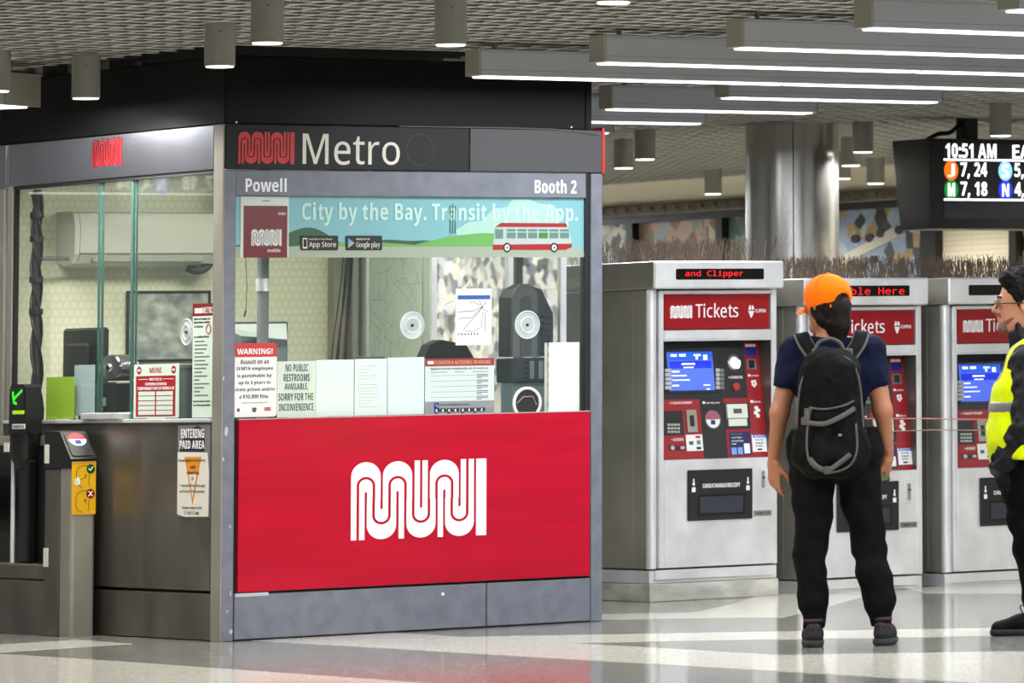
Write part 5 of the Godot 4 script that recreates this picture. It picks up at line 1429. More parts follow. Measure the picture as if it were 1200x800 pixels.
# ---------------------------------------------------------------- rounded bodies: a distance field on a grid, meshed as surface nets
class Field:
	var o: Vector3
	var h: float
	var nx: int
	var ny: int
	var nz: int
	var d: PackedFloat32Array

	func _init(lo: Vector3, hi: Vector3, cell: float) -> void:
		o = lo
		h = cell
		nx = int(ceil((hi.x - lo.x) / cell)) + 1
		ny = int(ceil((hi.y - lo.y) / cell)) + 1
		nz = int(ceil((hi.z - lo.z) / cell)) + 1
		d.resize(nx * ny * nz)
		d.fill(1.0)

	func span(lo: Vector3, hi: Vector3) -> Array:
		var a: Vector3 = (lo - o) / h
		var b: Vector3 = (hi - o) / h
		return [clampi(int(floor(a.x)), 0, nx - 1), clampi(int(ceil(b.x)), 0, nx - 1), clampi(int(floor(a.y)), 0, ny - 1), clampi(int(ceil(b.y)), 0, ny - 1), clampi(int(floor(a.z)), 0, nz - 1), clampi(int(ceil(b.z)), 0, nz - 1)]

	# a tapered bone; squash flattens it along z by that factor
	func bone(a: Vector3, b: Vector3, ra: float, rb: float, k := 0.03, squash := 1.0) -> void:
		var m: float = maxf(ra, rb) + k + 2.0 * h
		var s: Array = span(a.min(b) - Vector3(m, m, m), a.max(b) + Vector3(m, m, m))
		var ab: Vector3 = b - a
		var inv: float = 1.0 / maxf(ab.length_squared(), 1e-9)
		var i0: int = s[0]
		var i1: int = s[1]
		for z in range(s[4], s[5] + 1):
			for y in range(s[2], s[3] + 1):
				var at: int = (z * ny + y) * nx
				var p: Vector3 = Vector3(o.x + i0 * h, o.y + y * h, o.z + z * h)
				for x in range(i0, i1 + 1):
					var ap: Vector3 = p - a
					var t: float = clampf(ap.dot(ab) * inv, 0.0, 1.0)
					var q: Vector3 = ap - ab * t
					q.z *= squash
					var e: float = q.length() - (ra + (rb - ra) * t)
					var c: float = d[at + x]
					var w: float = maxf(k - absf(c - e), 0.0) / k
					d[at + x] = minf(c, e) - w * w * k * 0.25
					p.x += h

	func ball(c: Vector3, r: Vector3, k := 0.02, turn := Basis()) -> void:
		var m: float = maxf(r.x, maxf(r.y, r.z)) + k + 2.0 * h
		var s: Array = span(c - Vector3(m, m, m), c + Vector3(m, m, m))
		var inv: Basis = turn.transposed()
		var least: float = minf(r.x, minf(r.y, r.z))
		for z in range(s[4], s[5] + 1):
			for y in range(s[2], s[3] + 1):
				var at: int = (z * ny + y) * nx
				for x in range(s[0], s[1] + 1):
					var p: Vector3 = inv * (Vector3(o.x + x * h, o.y + y * h, o.z + z * h) - c)
					var q: Vector3 = p / r
					var l: float = q.length()
					var g: float = (q / r).length()
					var e: float = l * (l - 1.0) / maxf(g, 1e-6) if l > 0.05 else -least
					var cur: float = d[at + x]
					if k > 0.0:
						var w: float = maxf(k - absf(cur - e), 0.0) / k
						d[at + x] = minf(cur, e) - w * w * k * 0.25
					else:
						d[at + x] = minf(cur, e)

	# keeps only what lies where n . p < c
	func cut(n: Vector3, c: float) -> void:
		for z in nz:
			for y in ny:
				var at: int = (z * ny + y) * nx
				var p: Vector3 = Vector3(o.x, o.y + y * h, o.z + z * h)
				var v: float = n.dot(p) - c
				for x in nx:
					d[at + x] = maxf(d[at + x], v)
					v += n.x * h

	# takes away a ball
	func hollow(c: Vector3, r: Vector3) -> void:
		var m: float = maxf(r.x, maxf(r.y, r.z)) + 2.0 * h
		var s: Array = span(c - Vector3(m, m, m), c + Vector3(m, m, m))
		for z in range(s[4], s[5] + 1):
			for y in range(s[2], s[3] + 1):
				var at: int = (z * ny + y) * nx
				for x in range(s[0], s[1] + 1):
					var q: Vector3 = (Vector3(o.x + x * h, o.y + y * h, o.z + z * h) - c) / r
					var e: float = (q.length() - 1.0) * minf(r.x, minf(r.y, r.z))
					d[at + x] = maxf(d[at + x], -e)

	func ripple(f: FastNoiseLite, amount: float, reach := 0.05) -> void:
		for z in nz:
			for y in ny:
				var at: int = (z * ny + y) * nx
				for x in nx:
					if absf(d[at + x]) < reach:
						d[at + x] += f.get_noise_3d(o.x + x * h, o.y + y * h, o.z + z * h) * amount

	func swell(by: float) -> void:
		for i in d.size():
			d[i] -= by

	func copy() -> Field:
		var f = Field.new(o, o + Vector3(h, h, h), h)
		f.nx = nx
		f.ny = ny
		f.nz = nz
		f.d = d.duplicate()
		return f

	func mesh(st: SurfaceTool) -> SurfaceTool:
		var sy: int = nx
		var sz: int = nx * ny
		var ids = {}
		var verts = PackedVector3Array()
		var offs = [0, 1, sy, sy + 1, sz, sz + 1, sz + sy, sz + sy + 1]
		for z in nz - 1:
			for y in ny - 1:
				var at: int = (z * ny + y) * nx
				for x in nx - 1:
					var i: int = at + x
					var v0: float = d[i]
					if v0 > 2.0 * h or v0 < -2.0 * h:
						continue
					var neg: int = 0
					for k in 8:
						if d[i + offs[k]] < 0.0:
							neg += 1
					if neg == 0 or neg == 8:
						continue
					var sum = Vector3.ZERO
					var n: int = 0
					for e in EDGES:
						var a: float = d[i + offs[e[0]]]
						var b: float = d[i + offs[e[1]]]
						if (a < 0.0) != (b < 0.0):
							var t: float = a / (a - b)
							sum += CORN[e[0]].lerp(CORN[e[1]], t)
							n += 1
					ids[i] = verts.size()
					verts.append(o + (Vector3(x, y, z) + sum / n) * h)
		st.set_smooth_group(1)
		for i in ids:
			var c: bool = d[i] < 0.0
			for ax in 3:
				var s: int = [1, sy, sz][ax]
				var u: int = [sy, sz, 1][ax]
				var v: int = [sz, 1, sy][ax]
				if i + s >= d.size() or (d[i + s] < 0.0) == c:
					continue
				if not (ids.has(i - u) and ids.has(i - v) and ids.has(i - u - v)):
					continue
				var q = [verts[ids[i]], verts[ids[i - u]], verts[ids[i - u - v]], verts[ids[i - v]]]
				if c:
					q.reverse()
				for k in [0, 1, 2, 0, 2, 3]:
					st.add_vertex(q[k])
		return st

	const EDGES := [[0, 1], [2, 3], [4, 5], [6, 7], [0, 2], [1, 3], [4, 6], [5, 7], [0, 4], [1, 5], [2, 6], [3, 7]]
	const CORN := [Vector3(0, 0, 0), Vector3(1, 0, 0), Vector3(0, 1, 0), Vector3(1, 1, 0), Vector3(0, 0, 1), Vector3(1, 0, 1), Vector3(0, 1, 1), Vector3(1, 1, 1)]

func folds(freq: float, sd: int) -> FastNoiseLite:
	var f = FastNoiseLite.new()
	f.noise_type = FastNoiseLite.TYPE_SIMPLEX_SMOOTH
	f.frequency = freq
	f.fractal_octaves = 2
	f.seed = sd
	return f

# A hand at the wrist: along points to the fingers, back out of the back of the hand, curl bends them.
func hand(st: SurfaceTool, wrist: Vector3, along: Vector3, back: Vector3, left: bool, curl: float, wr := 0.024) -> void:
	along = along.normalized()
	back = (back - along * along.dot(back)).normalized()
	var side = along.cross(back) * (1.0 if left else -1.0)
	var f = Field.new(wrist - Vector3(0.12, 0.13, 0.12), wrist + Vector3(0.12, 0.13, 0.12) + along * 0.1, 0.0045)
	f.o = (wrist + along * 0.08) - Vector3(0.13, 0.13, 0.13)
	f = Field.new(f.o, f.o + Vector3(0.26, 0.26, 0.26), 0.0045)
	var palm = wrist + along * 0.085
	f.bone(wrist - along * 0.03, wrist + along * 0.02, wr, 0.024, 0.012)
	for k in 4:
		var off: float = (k - 1.5) * 0.0185
		f.bone(wrist + along * 0.02 + side * off * 0.6, palm + side * off - back * 0.003 * absf(k - 1.4), 0.016, 0.0125, 0.014)
	var longs = [0.072, 0.08, 0.074, 0.058]
	for k in 4:
		var off: float = (k - 1.5) * 0.0195
		var p: Vector3 = palm + side * off
		var dir = along
		var l: float = longs[k]
		for j in 3:
			var bend: float = curl * [0.5, 0.8, 0.6][j] + 0.08 * k
			dir = (dir * cos(bend) - back * sin(bend)).normalized()
			var q: Vector3 = p + dir * l * [0.45, 0.32, 0.23][j]
			f.bone(p, q, [0.0098, 0.009, 0.0082][j], [0.009, 0.0082, 0.0072][j], 0.004)
			p = q
	# thumb, from the side of the palm
	var tp: Vector3 = wrist + along * 0.025 - side * 0.024
	var td: Vector3 = (along * 0.75 - side * 0.55 - back * 0.35).normalized()
	var t1: Vector3 = tp + td * 0.04
	var t2: Vector3 = t1 + (td + along * 0.4 - back * 0.3).normalized() * 0.03
	f.bone(tp, t1, 0.015, 0.0115, 0.012)
	f.bone(t1, t2, 0.0115, 0.0095, 0.004)
	f.bone(t2, t2 + (along * 0.8 - back * 0.4 + side * 0.1).normalized() * 0.024, 0.0095, 0.008, 0.004)
	f.mesh(st)

func cloth(called: String, c: Color, rough := 0.85, vary := 0.2) -> StandardMaterial3D:
	var m = mat(called, Color.WHITE, rough)
	m.albedo_texture = noise_tex(0.05, [Color(c.r * (1.0 - vary), c.g * (1.0 - vary), c.b * (1.0 - vary)), c], 91, 256, 4)
	triplanar(m, Vector3(2.5, 2.5, 2.5), false)
	m.metallic_specular = 0.2
	if c.v > 0.3:
		m.rim_enabled = true
		m.rim = 0.1
	return m

func shoe(t: Node, heel: Vector3, toe: Vector3, upper: Material, sole: Material, collar: Material, tab: Material) -> void:
	var lo = heel.min(toe) - Vector3(0.08, 0.0, 0.08)
	var hi = heel.max(toe) + Vector3(0.08, 0.14, 0.08)
	lo.y = 0.0
	hi.y = 0.15
	var dir = (toe - heel).normalized()
	var g = Field.new(lo, hi, 0.006)
	g.bone(heel + Vector3(0, 0.05, 0), heel + dir * 0.1 + Vector3(0, 0.05, 0), 0.036, 0.04, 0.02)
	g.bone(heel + Vector3(0, 0.09, 0) + dir * 0.012, heel + dir * 0.03 + Vector3(0, 0.05, 0), 0.034, 0.036, 0.02)
	g.bone(heel + dir * 0.08 + Vector3(0, 0.055, 0), toe - dir * 0.03 + Vector3(0, 0.032, 0), 0.042, 0.036, 0.03)
	g.cut(Vector3(0, -1, 0), -0.022)
	var sh = put(t, "shoe", g.mesh(tool()), upper)
	var s = Field.new(lo, hi, 0.006)
	s.bone(heel + Vector3(0, 0.02, 0), heel + dir * 0.1 + Vector3(0, 0.02, 0), 0.041, 0.043, 0.02)
	s.bone(heel + dir * 0.08 + Vector3(0, 0.02, 0), toe - dir * 0.03 + Vector3(0, 0.02, 0), 0.045, 0.041, 0.02)
	s.cut(Vector3(0, -1, 0), -0.001)
	s.cut(Vector3(0, 1, 0), 0.03)
	put(sh, "sole", s.mesh(tool()), sole)
	var cp = circle_path(Vector3.ZERO, 0.035, 14)
	var loop = []
	for q in cp:
		loop.append(heel + Vector3(0, 0.115, 0) + dir * (0.012 + q.x) + Vector3(-dir.z, 0, dir.x) * q.y)
	put(sh, "collar", tube(tool(), loop, 0.009, 6), collar)
	var hc = Field.new(lo, hi, 0.006)
	hc.bone(heel + Vector3(0, 0.085, 0) + dir * 0.008, heel + dir * 0.03 + Vector3(0, 0.075, 0), 0.0355, 0.037, 0.02)
	hc.cut(Vector3(0, -1, 0), -0.072)
	hc.cut(Vector3(0, 1, 0), 0.108)
	put(sh, "heel_counter", hc.mesh(tool()), collar)
	put(sh, "heel_tab", tube(tool(), [heel - dir * 0.036 + Vector3(0, 0.05, 0), heel - dir * 0.036 + Vector3(0, 0.1, 0)], 0.008, 6), tab)

func build_people() -> void:
	build_woman()
	build_man()
	# pale cord held between the two
	var c = thing("barrier_cord", "thin pink doubled cord stretched between the woman and the man", "cord", Vector3(1.62, 0.96, 3.16))
	var cm = mat("cord_pink", Color(0.62, 0.42, 0.38), 0.7)
	put(c, "strand", tube(tool(), [Vector3(-0.12, 0.022, -0.18), Vector3(0.2, 0.014, -0.03), Vector3(0.46, 0.004, 0.02)], 0.0032, 6), cm)
	put(c, "strand", tube(tool(), [Vector3(-0.12, -0.038, -0.18), Vector3(0.2, -0.036, -0.03), Vector3(0.46, -0.044, 0.02)], 0.0026, 6), mat("cord_tan", Color(0.5, 0.43, 0.38), 0.7))

func build_woman() -> void:
	var t = thing("person", "person in orange cap, navy shirt and black trousers with backpack, seen from behind", "person", Vector3(1.352, 0.0, 3.17), -0.585)
	var skin_m = mat("skin_tan", Color(0.60, 0.385, 0.27), 0.5)
	skin_m.subsurf_scatter_enabled = true
	skin_m.subsurf_scatter_strength = 0.05
	# local: x to the picture's right, z towards the camera; she looks away, her head turned to the left
	var sl = Vector3(-0.232, 1.275, 0.0)
	var sr = Vector3(0.098, 1.275, 0.0)
	var el = Vector3(-0.295, 1.015, 0.03)
	var er = Vector3(0.150, 1.015, 0.02)
	var wl = Vector3(-0.322, 0.815, -0.03)
	var wrr = Vector3(0.172, 0.825, -0.05)
	var head = Vector3(-0.088, 1.475, -0.02)
	var f = Field.new(Vector3(-0.45, 0.72, -0.25), Vector3(0.3, 1.66, 0.2), 0.011)
	f.bone(sl, el, 0.05, 0.041, 0.03)
	f.bone(el, wl, 0.04, 0.026, 0.02)
	f.bone(sr, er, 0.05, 0.041, 0.03)
	f.bone(er, wrr, 0.04, 0.026, 0.02)
	f.bone(Vector3(-0.15, 1.2, 0), Vector3(0.02, 1.2, 0), 0.1, 0.1, 0.05, 1.1)
	f.bone(sl + Vector3(0.05, 0.01, 0), sr + Vector3(-0.05, 0.01, 0), 0.055, 0.055, 0.05)
	f.bone(Vector3(-0.065, 1.1, 0), Vector3(-0.065, 0.85, 0), 0.115, 0.125, 0.06, 1.15)
	f.bone(Vector3(-0.068, 1.27, 0.0), Vector3(-0.078, 1.42, -0.01), 0.052, 0.05, 0.04)
	# her head, turned to the left and away; hb carries a head that looks along -x
	var hb = Basis(Vector3.UP, -0.85)
	f.ball(head + Vector3(0.0, 0.03, 0.0), Vector3(0.098, 0.102, 0.078), 0.03, hb)
	f.ball(head + hb * Vector3(-0.03, -0.045, 0.0), Vector3(0.062, 0.075, 0.058), 0.03, hb)
	f.bone(head + hb * Vector3(-0.098, -0.005, 0.0), head + hb * Vector3(-0.114, -0.028, 0.0), 0.012, 0.014, 0.015)
	f.bone(head + hb * Vector3(-0.075, -0.095, -0.01), head + hb * Vector3(-0.075, -0.095, 0.01), 0.024, 0.024, 0.02)
	f.bone(head + hb * Vector3(-0.092, -0.062, -0.014), head + hb * Vector3(-0.092, -0.062, 0.014), 0.012, 0.012, 0.01)
	for e in [-1.0, 1.0]:
		f.bone(head + hb * Vector3(0.012, 0.0, 0.076 * e), head + hb * Vector3(0.014, -0.03, 0.074 * e), 0.016, 0.011, 0.008)
	var st = f.mesh(tool())
	hand(st, wl, Vector3(0.02, -1, -0.05), Vector3(-0.8, 0, 0.7), true, 0.32, 0.026)
	hand(st, wrr, Vector3(0.0, -0.9, -0.45), Vector3(0.9, 0.1, 0.35), false, 0.75, 0.026)
	put(t, "body", st, skin_m)
	# shirt
	var s = Field.new(Vector3(-0.4, 0.86, -0.25), Vector3(0.26, 1.42, 0.22), 0.011)
	s.bone(sl, sl.lerp(el, 0.62), 0.066, 0.06, 0.03)
	s.bone(sr, sr.lerp(er, 0.62), 0.066, 0.06, 0.03)
	var cutl = (el - sl).normalized()
	s.cut(cutl, cutl.dot(sl.lerp(el, 0.60)))
	var cutr = (er - sr).normalized()
	s.cut(cutr, cutr.dot(sr.lerp(er, 0.60)))
	s.bone(Vector3(-0.15, 1.19, 0), Vector3(0.02, 1.19, 0), 0.112, 0.112, 0.05, 1.05)
	s.bone(sl + Vector3(0.04, 0.012, 0), sr + Vector3(-0.04, 0.012, 0), 0.066, 0.066, 0.05)
	s.bone(Vector3(-0.067, 1.1, 0), Vector3(-0.067, 0.9, 0), 0.135, 0.145, 0.05, 1.1)
	s.bone(Vector3(-0.067, 1.28, 0), Vector3(-0.075, 1.335, 0), 0.078, 0.062, 0.03)
	s.cut(Vector3(0, 1, 0.1), 1.345)
	s.cut(Vector3(0, -1, 0), -0.9)
	s.ripple(folds(9.0, 3), 0.012)
	put(t, "shirt", s.mesh(tool()), cloth("shirt_navy", Color(0.065, 0.085, 0.17)))
	# trousers
	var hl = Vector3(-0.145, 0.82, 0.0)
	var hr = Vector3(0.03, 0.82, 0.0)
	var kl = Vector3(-0.165, 0.42, -0.01)
	var kr = Vector3(0.092, 0.42, -0.01)
	var al = Vector3(-0.150, 0.10, 0.02)
	var ar = Vector3(0.140, 0.105, 0.02)
	var p = Field.new(Vector3(-0.34, 0.04, -0.22), Vector3(0.28, 1.0, 0.25), 0.011)
	p.bone(Vector3(-0.13, 0.9, 0), Vector3(0.02, 0.9, 0), 0.12, 0.12, 0.05, 1.05)
	p.bone(Vector3(-0.14, 0.83, 0.02), Vector3(0.02, 0.83, 0.02), 0.128, 0.128, 0.05, 1.02)
	p.bone(hl, kl, 0.103, 0.07, 0.02)
	p.bone(kl, al, 0.07, 0.052, 0.03)
	p.bone(kl + Vector3(0.0, -0.1, 0.02), al + Vector3(0, 0.1, 0.0), 0.066, 0.056, 0.03)
	p.bone(hr, kr, 0.103, 0.072, 0.02)
	p.bone(kr, ar, 0.072, 0.052, 0.03)
	p.bone(kr + Vector3(0.004, -0.1, 0.02), ar + Vector3(0.0, 0.09, 0.0), 0.07, 0.064, 0.03)
	p.cut(Vector3(0, 1, 0), 0.945)
	p.cut(Vector3(0, -1, 0), -0.082)
	p.ripple(folds(7.0, 8), 0.016)
	put(t, "trousers", p.mesh(tool()), cloth("trousers_black", Color(0.055, 0.055, 0.058)))
	var belt = []
	for q in circle_path(Vector3.ZERO, 0.148, 26):
		belt.append(Vector3(-0.06 + q.x * 1.18, 0.925, q.y * 0.94))
	put(t, "belt", tube(tool(), belt, 0.012, 6), mats["black_rubber"])
	var sole = mat("sole_grey", Color(0.15, 0.15, 0.13), 0.8)
	var upper = cloth("shoe_grey", Color(0.23, 0.22, 0.23), 0.8, 0.4)
	var maroon = mat("shoe_maroon", Color(0.2, 0.07, 0.09), 0.7)
	var dusk = mat("shoe_dusk", Color(0.13, 0.13, 0.17), 0.7)
	shoe(t, Vector3(-0.148, 0.0, 0.045), Vector3(-0.168, 0.0, -0.16), upper, sole, maroon, dusk)
	shoe(t, Vector3(0.142, 0.0, 0.045), Vector3(0.178, 0.0, -0.15), upper, sole, maroon, dusk)
	# hair gathered low through the back of the cap
	var hair = mat("hair_dark", Color.WHITE, 0.55)
	hair.albedo_texture = noise_tex(0.03, [Color(0.035, 0.026, 0.022), Color(0.12, 0.085, 0.07)], 95, 256, 3)
	triplanar(hair, Vector3(14, 2.0, 14), false)
	hair.metallic_specular = 0.25
	var g = Field.new(Vector3(-0.22, 1.28, -0.15), Vector3(0.08, 1.62, 0.16), 0.006)
	g.ball(head + hb * Vector3(0.016, 0.005, 0.0), Vector3(0.09, 0.09, 0.084), 0.02, hb)
	g.bone(head + hb * Vector3(0.062, -0.01, 0.0), head + hb * Vector3(0.064, -0.08, 0.0), 0.058, 0.054, 0.03)
	g.bone(head + hb * Vector3(0.064, -0.08, 0.0), head + hb * Vector3(0.075, -0.165, 0.0), 0.05, 0.03, 0.03)
	g.bone(head + hb * Vector3(0.0, -0.02, 0.06), head + hb * Vector3(0.03, -0.06, 0.05), 0.028, 0.03, 0.02)
	var fwd = hb * Vector3(-1, 0.25, 0)
	g.cut(fwd, fwd.dot(head) + 0.022)
	g.ripple(folds(24.0, 5), 0.005, 0.03)
	put(t, "hair", g.mesh(tool()), hair)
	# cap: crown, peak to the left, open half circle at the back
	var cap = cloth("cap_orange", Color(1.0, 0.43, 0.0), 0.75, 0.06)
	var k = Field.new(Vector3(-0.28, 1.42, -0.16), Vector3(0.1, 1.68, 0.14), 0.006)
	k.ball(head + Vector3(0.002, 0.045, 0.0), Vector3(0.112, 0.098, 0.1), 0.0, hb)
	var low = hb * Vector3(0.16, -1, 0)
	k.cut(low, low.dot(head + Vector3(0, -0.022, 0)))
	k.hollow(head + hb * Vector3(0.105, 0.014, 0.0), Vector3(0.044, 0.044, 0.044))
	var capn = put(t, "cap", k.mesh(tool()), cap)
	var peak = tool()
	var rows = []
	for i in 9:
		var u = i / 8.0
		var row = []
		for j in 9:
			var v = -1.0 + j / 4.0
			var a = PI + v * 0.95
			var out = 1.0 + u * 0.78 * sqrt(maxf(0.0, 1.0 - v * v * 0.9))
			row.append(head + hb * Vector3(cos(a) * 0.106 * out, 0.0 - 0.026 * u + 0.006 * (1.0 - v * v) - (1.0 - cos(a) * -1.0) * 0.01, sin(a) * 0.092 * (1.0 + u * 0.05)))
		rows.append(row)
	var under = []
	for r in rows:
		var row = []
		for q in r:
			row.append(q - Vector3(0, 0.005, 0))
		under.append(row)
	skin(peak, rows, false)
	under.reverse()
	skin(peak, under, false)
	put(capn, "peak", peak, cap)
	put(capn, "button", lathe(tool(), [[0.012, 0.0], [0.009, 0.006], [0.002, 0.008]], head + Vector3(0.004, 0.140, 0.0), 12), cap)
	put(capn, "strap", tube(tool(), arc_path([head + hb * Vector3(0.085, 0.0, 0.06), head + hb * Vector3(0.112, -0.002, 0.0), head + hb * Vector3(0.085, 0.0, -0.06)], 6), 0.008, 6), cap)
	for i in 6:
		var a = TAU * i / 6.0 + 0.3
		var seam = []
		for j in 8:
			var b = 0.28 + 1.25 * j / 7.0
			seam.append(head + hb * Vector3(0.002 + cos(a) * cos(b) * 0.1125, 0.045 + sin(b) * 0.0985, sin(a) * cos(b) * 0.1005))
		if cos(a) < 0.8:
			put(capn, "seam", tube(tool(), seam, 0.0011, 4), mat("cap_stitch", Color(0.72, 0.24, 0.0), 0.8))
	# the phone in her right hand
	var ph = thing("phone", "dark phone with lit screen held in the woman's right hand", "phone", t.transform * Vector3(0.152, 0.70, -0.06), -0.585 + 0.5)
	put(ph, "case", prism(tool(), rounded(0.07, 0.13, 0.01, Vector2(-0.035, 0.0)), -0.004, 0.004), mats["black_plastic"], Vector3.ZERO, Basis(Vector3.BACK, 0.25))
	put(ph, "screen", bx(Vector3(-0.03, 0.01, 0.004), Vector3(0.03, 0.12, 0.005)), glow("phone_screen_light", Color(0.25, 0.36, 0.14), 0.2), Vector3.ZERO, Basis(Vector3.BACK, 0.25))
	build_backpack(t.transform)

func build_backpack(at: Transform3D) -> void:
	var t = thing("backpack", "black backpack with grey piping worn by the person in the orange cap", "backpack", at * Vector3(-0.075, 0.745, 0.105), at.basis.get_euler().y)
	var black = cloth("pack_black", Color(0.055, 0.056, 0.058), 0.75, 0.35)
	var grey = cloth("pack_grey", Color(0.36, 0.335, 0.325), 0.8, 0.15)
	var f = Field.new(Vector3(-0.23, -0.03, -0.04), Vector3(0.22, 0.66, 0.26), 0.01)
	f.bone(Vector3(-0.06, 0.1, 0.07), Vector3(0.06, 0.1, 0.07), 0.105, 0.105, 0.03, 1.0)
	f.bone(Vector3(-0.055, 0.1, 0.07), Vector3(-0.035, 0.42, 0.06), 0.1, 0.095, 0.05)
	f.bone(Vector3(0.055, 0.1, 0.07), Vector3(0.03, 0.42, 0.06), 0.1, 0.095, 0.05)
	f.bone(Vector3(-0.04, 0.42, 0.055), Vector3(0.03, 0.42, 0.055), 0.09, 0.09, 0.05)
	f.bone(Vector3(-0.02, 0.46, 0.05), Vector3(0.015, 0.46, 0.05), 0.085, 0.085, 0.05)
	f.cut(Vector3(0, 0, -1), 0.0)
	f.ripple(folds(11.0, 12), 0.012)
	put(t, "main_bag", f.mesh(tool()), black)
	var g = Field.new(Vector3(-0.16, -0.04, 0.05), Vector3(0.16, 0.38, 0.27), 0.009)
	g.bone(Vector3(-0.045, 0.075, 0.13), Vector3(0.055, 0.085, 0.13), 0.07, 0.07, 0.02)
	g.bone(Vector3(-0.045, 0.08, 0.13), Vector3(-0.04, 0.25, 0.12), 0.068, 0.06, 0.02)
	g.bone(Vector3(0.05, 0.08, 0.13), Vector3(0.05, 0.26, 0.12), 0.068, 0.06, 0.02)
	g.bone(Vector3(-0.04, 0.25, 0.12), Vector3(0.05, 0.26, 0.12), 0.06, 0.06, 0.02)
	g.cut(Vector3(-0.1, 1, 0.0), 0.285)
	g.ripple(folds(13.0, 17), 0.01)
	put(t, "front_pocket", g.mesh(tool()), black)
	# piping, straps and buckles in grey webbing
	put(t, "piping", tube(tool(), arc_path([Vector3(-0.145, 0.18, 0.11), Vector3(-0.135, 0.36, 0.12), Vector3(-0.1, 0.46, 0.12), Vector3(-0.05, 0.505, 0.115), Vector3(0.05, 0.51, 0.115), Vector3(0.1, 0.47, 0.12), Vector3(0.128, 0.37, 0.12), Vector3(0.14, 0.2, 0.115)], 6), 0.0052, 6), grey)
	put(t, "piping", tube(tool(), arc_path([Vector3(-0.085, 0.29, 0.178), Vector3(-0.1, 0.2, 0.188), Vector3(-0.1, 0.1, 0.19), Vector3(-0.075, 0.04, 0.188), Vector3(0.0, 0.012, 0.185), Vector3(0.08, 0.04, 0.19), Vector3(0.112, 0.11, 0.19), Vector3(0.108, 0.22, 0.186)], 6), 0.0055, 6), grey)
	put(t, "pocket_rim", tube(tool(), arc_path([Vector3(-0.09, 0.292, 0.168), Vector3(-0.03, 0.284, 0.18), Vector3(0.05, 0.296, 0.18), Vector3(0.1, 0.318, 0.165)], 6), 0.005, 6), grey)
	var webs = [[Vector3(-0.1, 0.228, 0.19), Vector3(-0.03, 0.222, 0.2), Vector3(0.04, 0.248, 0.2), Vector3(0.105, 0.286, 0.18)], [Vector3(-0.092, 0.075, 0.196), Vector3(-0.06, 0.04, 0.198), Vector3(-0.02, 0.02, 0.198)], [Vector3(-0.01, 0.02, 0.2), Vector3(0.04, 0.055, 0.204), Vector3(0.085, 0.09, 0.198)], [Vector3(-0.102, 0.29, 0.182), Vector3(-0.104, 0.25, 0.19), Vector3(-0.11, 0.225, 0.19)]]
	for w in webs:
		var rows = []
		var pts = arc_path(w, 6)
		for i in pts.size():
			var d: Vector3 = (pts[mini(i + 1, pts.size() - 1)] - pts[maxi(i - 1, 0)]).normalized()
			var n = d.cross(Vector3(0, 0, 1)).normalized() * 0.0105
			rows.append([pts[i] + n, pts[i] + n + Vector3(0, 0, 0.005), pts[i] - n + Vector3(0, 0, 0.005), pts[i] - n])
		var st = tool()
		skin(st, rows, true, 2)
		put(t, "webbing", st, grey)
	for q in [Vector3(-0.112, 0.235, 0.196), Vector3(-0.015, 0.022, 0.205)]:
		put(t, "buckle", bx(q - Vector3(0.014, 0.017, 0.004), q + Vector3(0.014, 0.017, 0.005), 0.003), mat("buckle_grey", Color(0.24, 0.23, 0.23), 0.5))
	put(t, "small_badge", prism(tool(), disc(0.009, 0.006, Vector2(0.04, 0.172), 12), 0.19, 0.198), mats["mid_grey_plastic"])
	# carrying handle and shoulder straps over the shoulders
	put(t, "handle", tube(tool(), arc_path([Vector3(-0.07, 0.525, 0.05), Vector3(-0.05, 0.572, 0.05), Vector3(0.0, 0.588, 0.05), Vector3(0.045, 0.565, 0.05), Vector3(0.06, 0.52, 0.05)], 6), 0.009, 6), grey)
	for s in [[-1.0, Vector3(-0.06, 0.5, 0.045), Vector3(-0.105, 0.565, 0.0), Vector3(-0.125, 0.608, -0.06), Vector3(-0.12, 0.58, -0.15), Vector3(-0.12, 0.45, -0.19)], [1.0, Vector3(0.075, 0.5, 0.045), Vector3(0.12, 0.565, 0.0), Vector3(0.135, 0.612, -0.06), Vector3(0.13, 0.58, -0.15), Vector3(0.13, 0.45, -0.19)]]:
		var pts = arc_path([s[1], s[2], s[3], s[4], s[5]], 6)
		for pass_ in 2:
			var rows = []
			var half = 0.03 if pass_ == 0 else 0.036
			for i in pts.size():
				var d: Vector3 = (pts[mini(i + 1, pts.size() - 1)] - pts[maxi(i - 1, 0)]).normalized()
				var side = Vector3(1, -0.15 * s[0], 0.25 * s[0])
				side = (side - d * d.dot(side)).normalized() * half
				var up = side.cross(d).normalized() * 0.009
				if up.y + up.z < 0.0:
					up = -up
				var low = Vector3.ZERO if pass_ == 0 else up * -0.4
				rows.append([pts[i] - side + low, pts[i] - side * 0.9 + up * (1.0 if pass_ == 0 else 0.6), pts[i] + side * 0.9 + up * (1.0 if pass_ == 0 else 0.6), pts[i] + side + low])
			var st = tool()
			skin(st, rows, true, 2)
			put(t, "shoulder_strap" if pass_ == 0 else "strap_edge", st, black if pass_ == 0 else grey)
		put(t, "strap_patch", bx(s[1] + Vector3(-0.022, -0.01, 0.0), s[1] + Vector3(0.022, 0.045, 0.02), 0.006), grey, Vector3.ZERO)

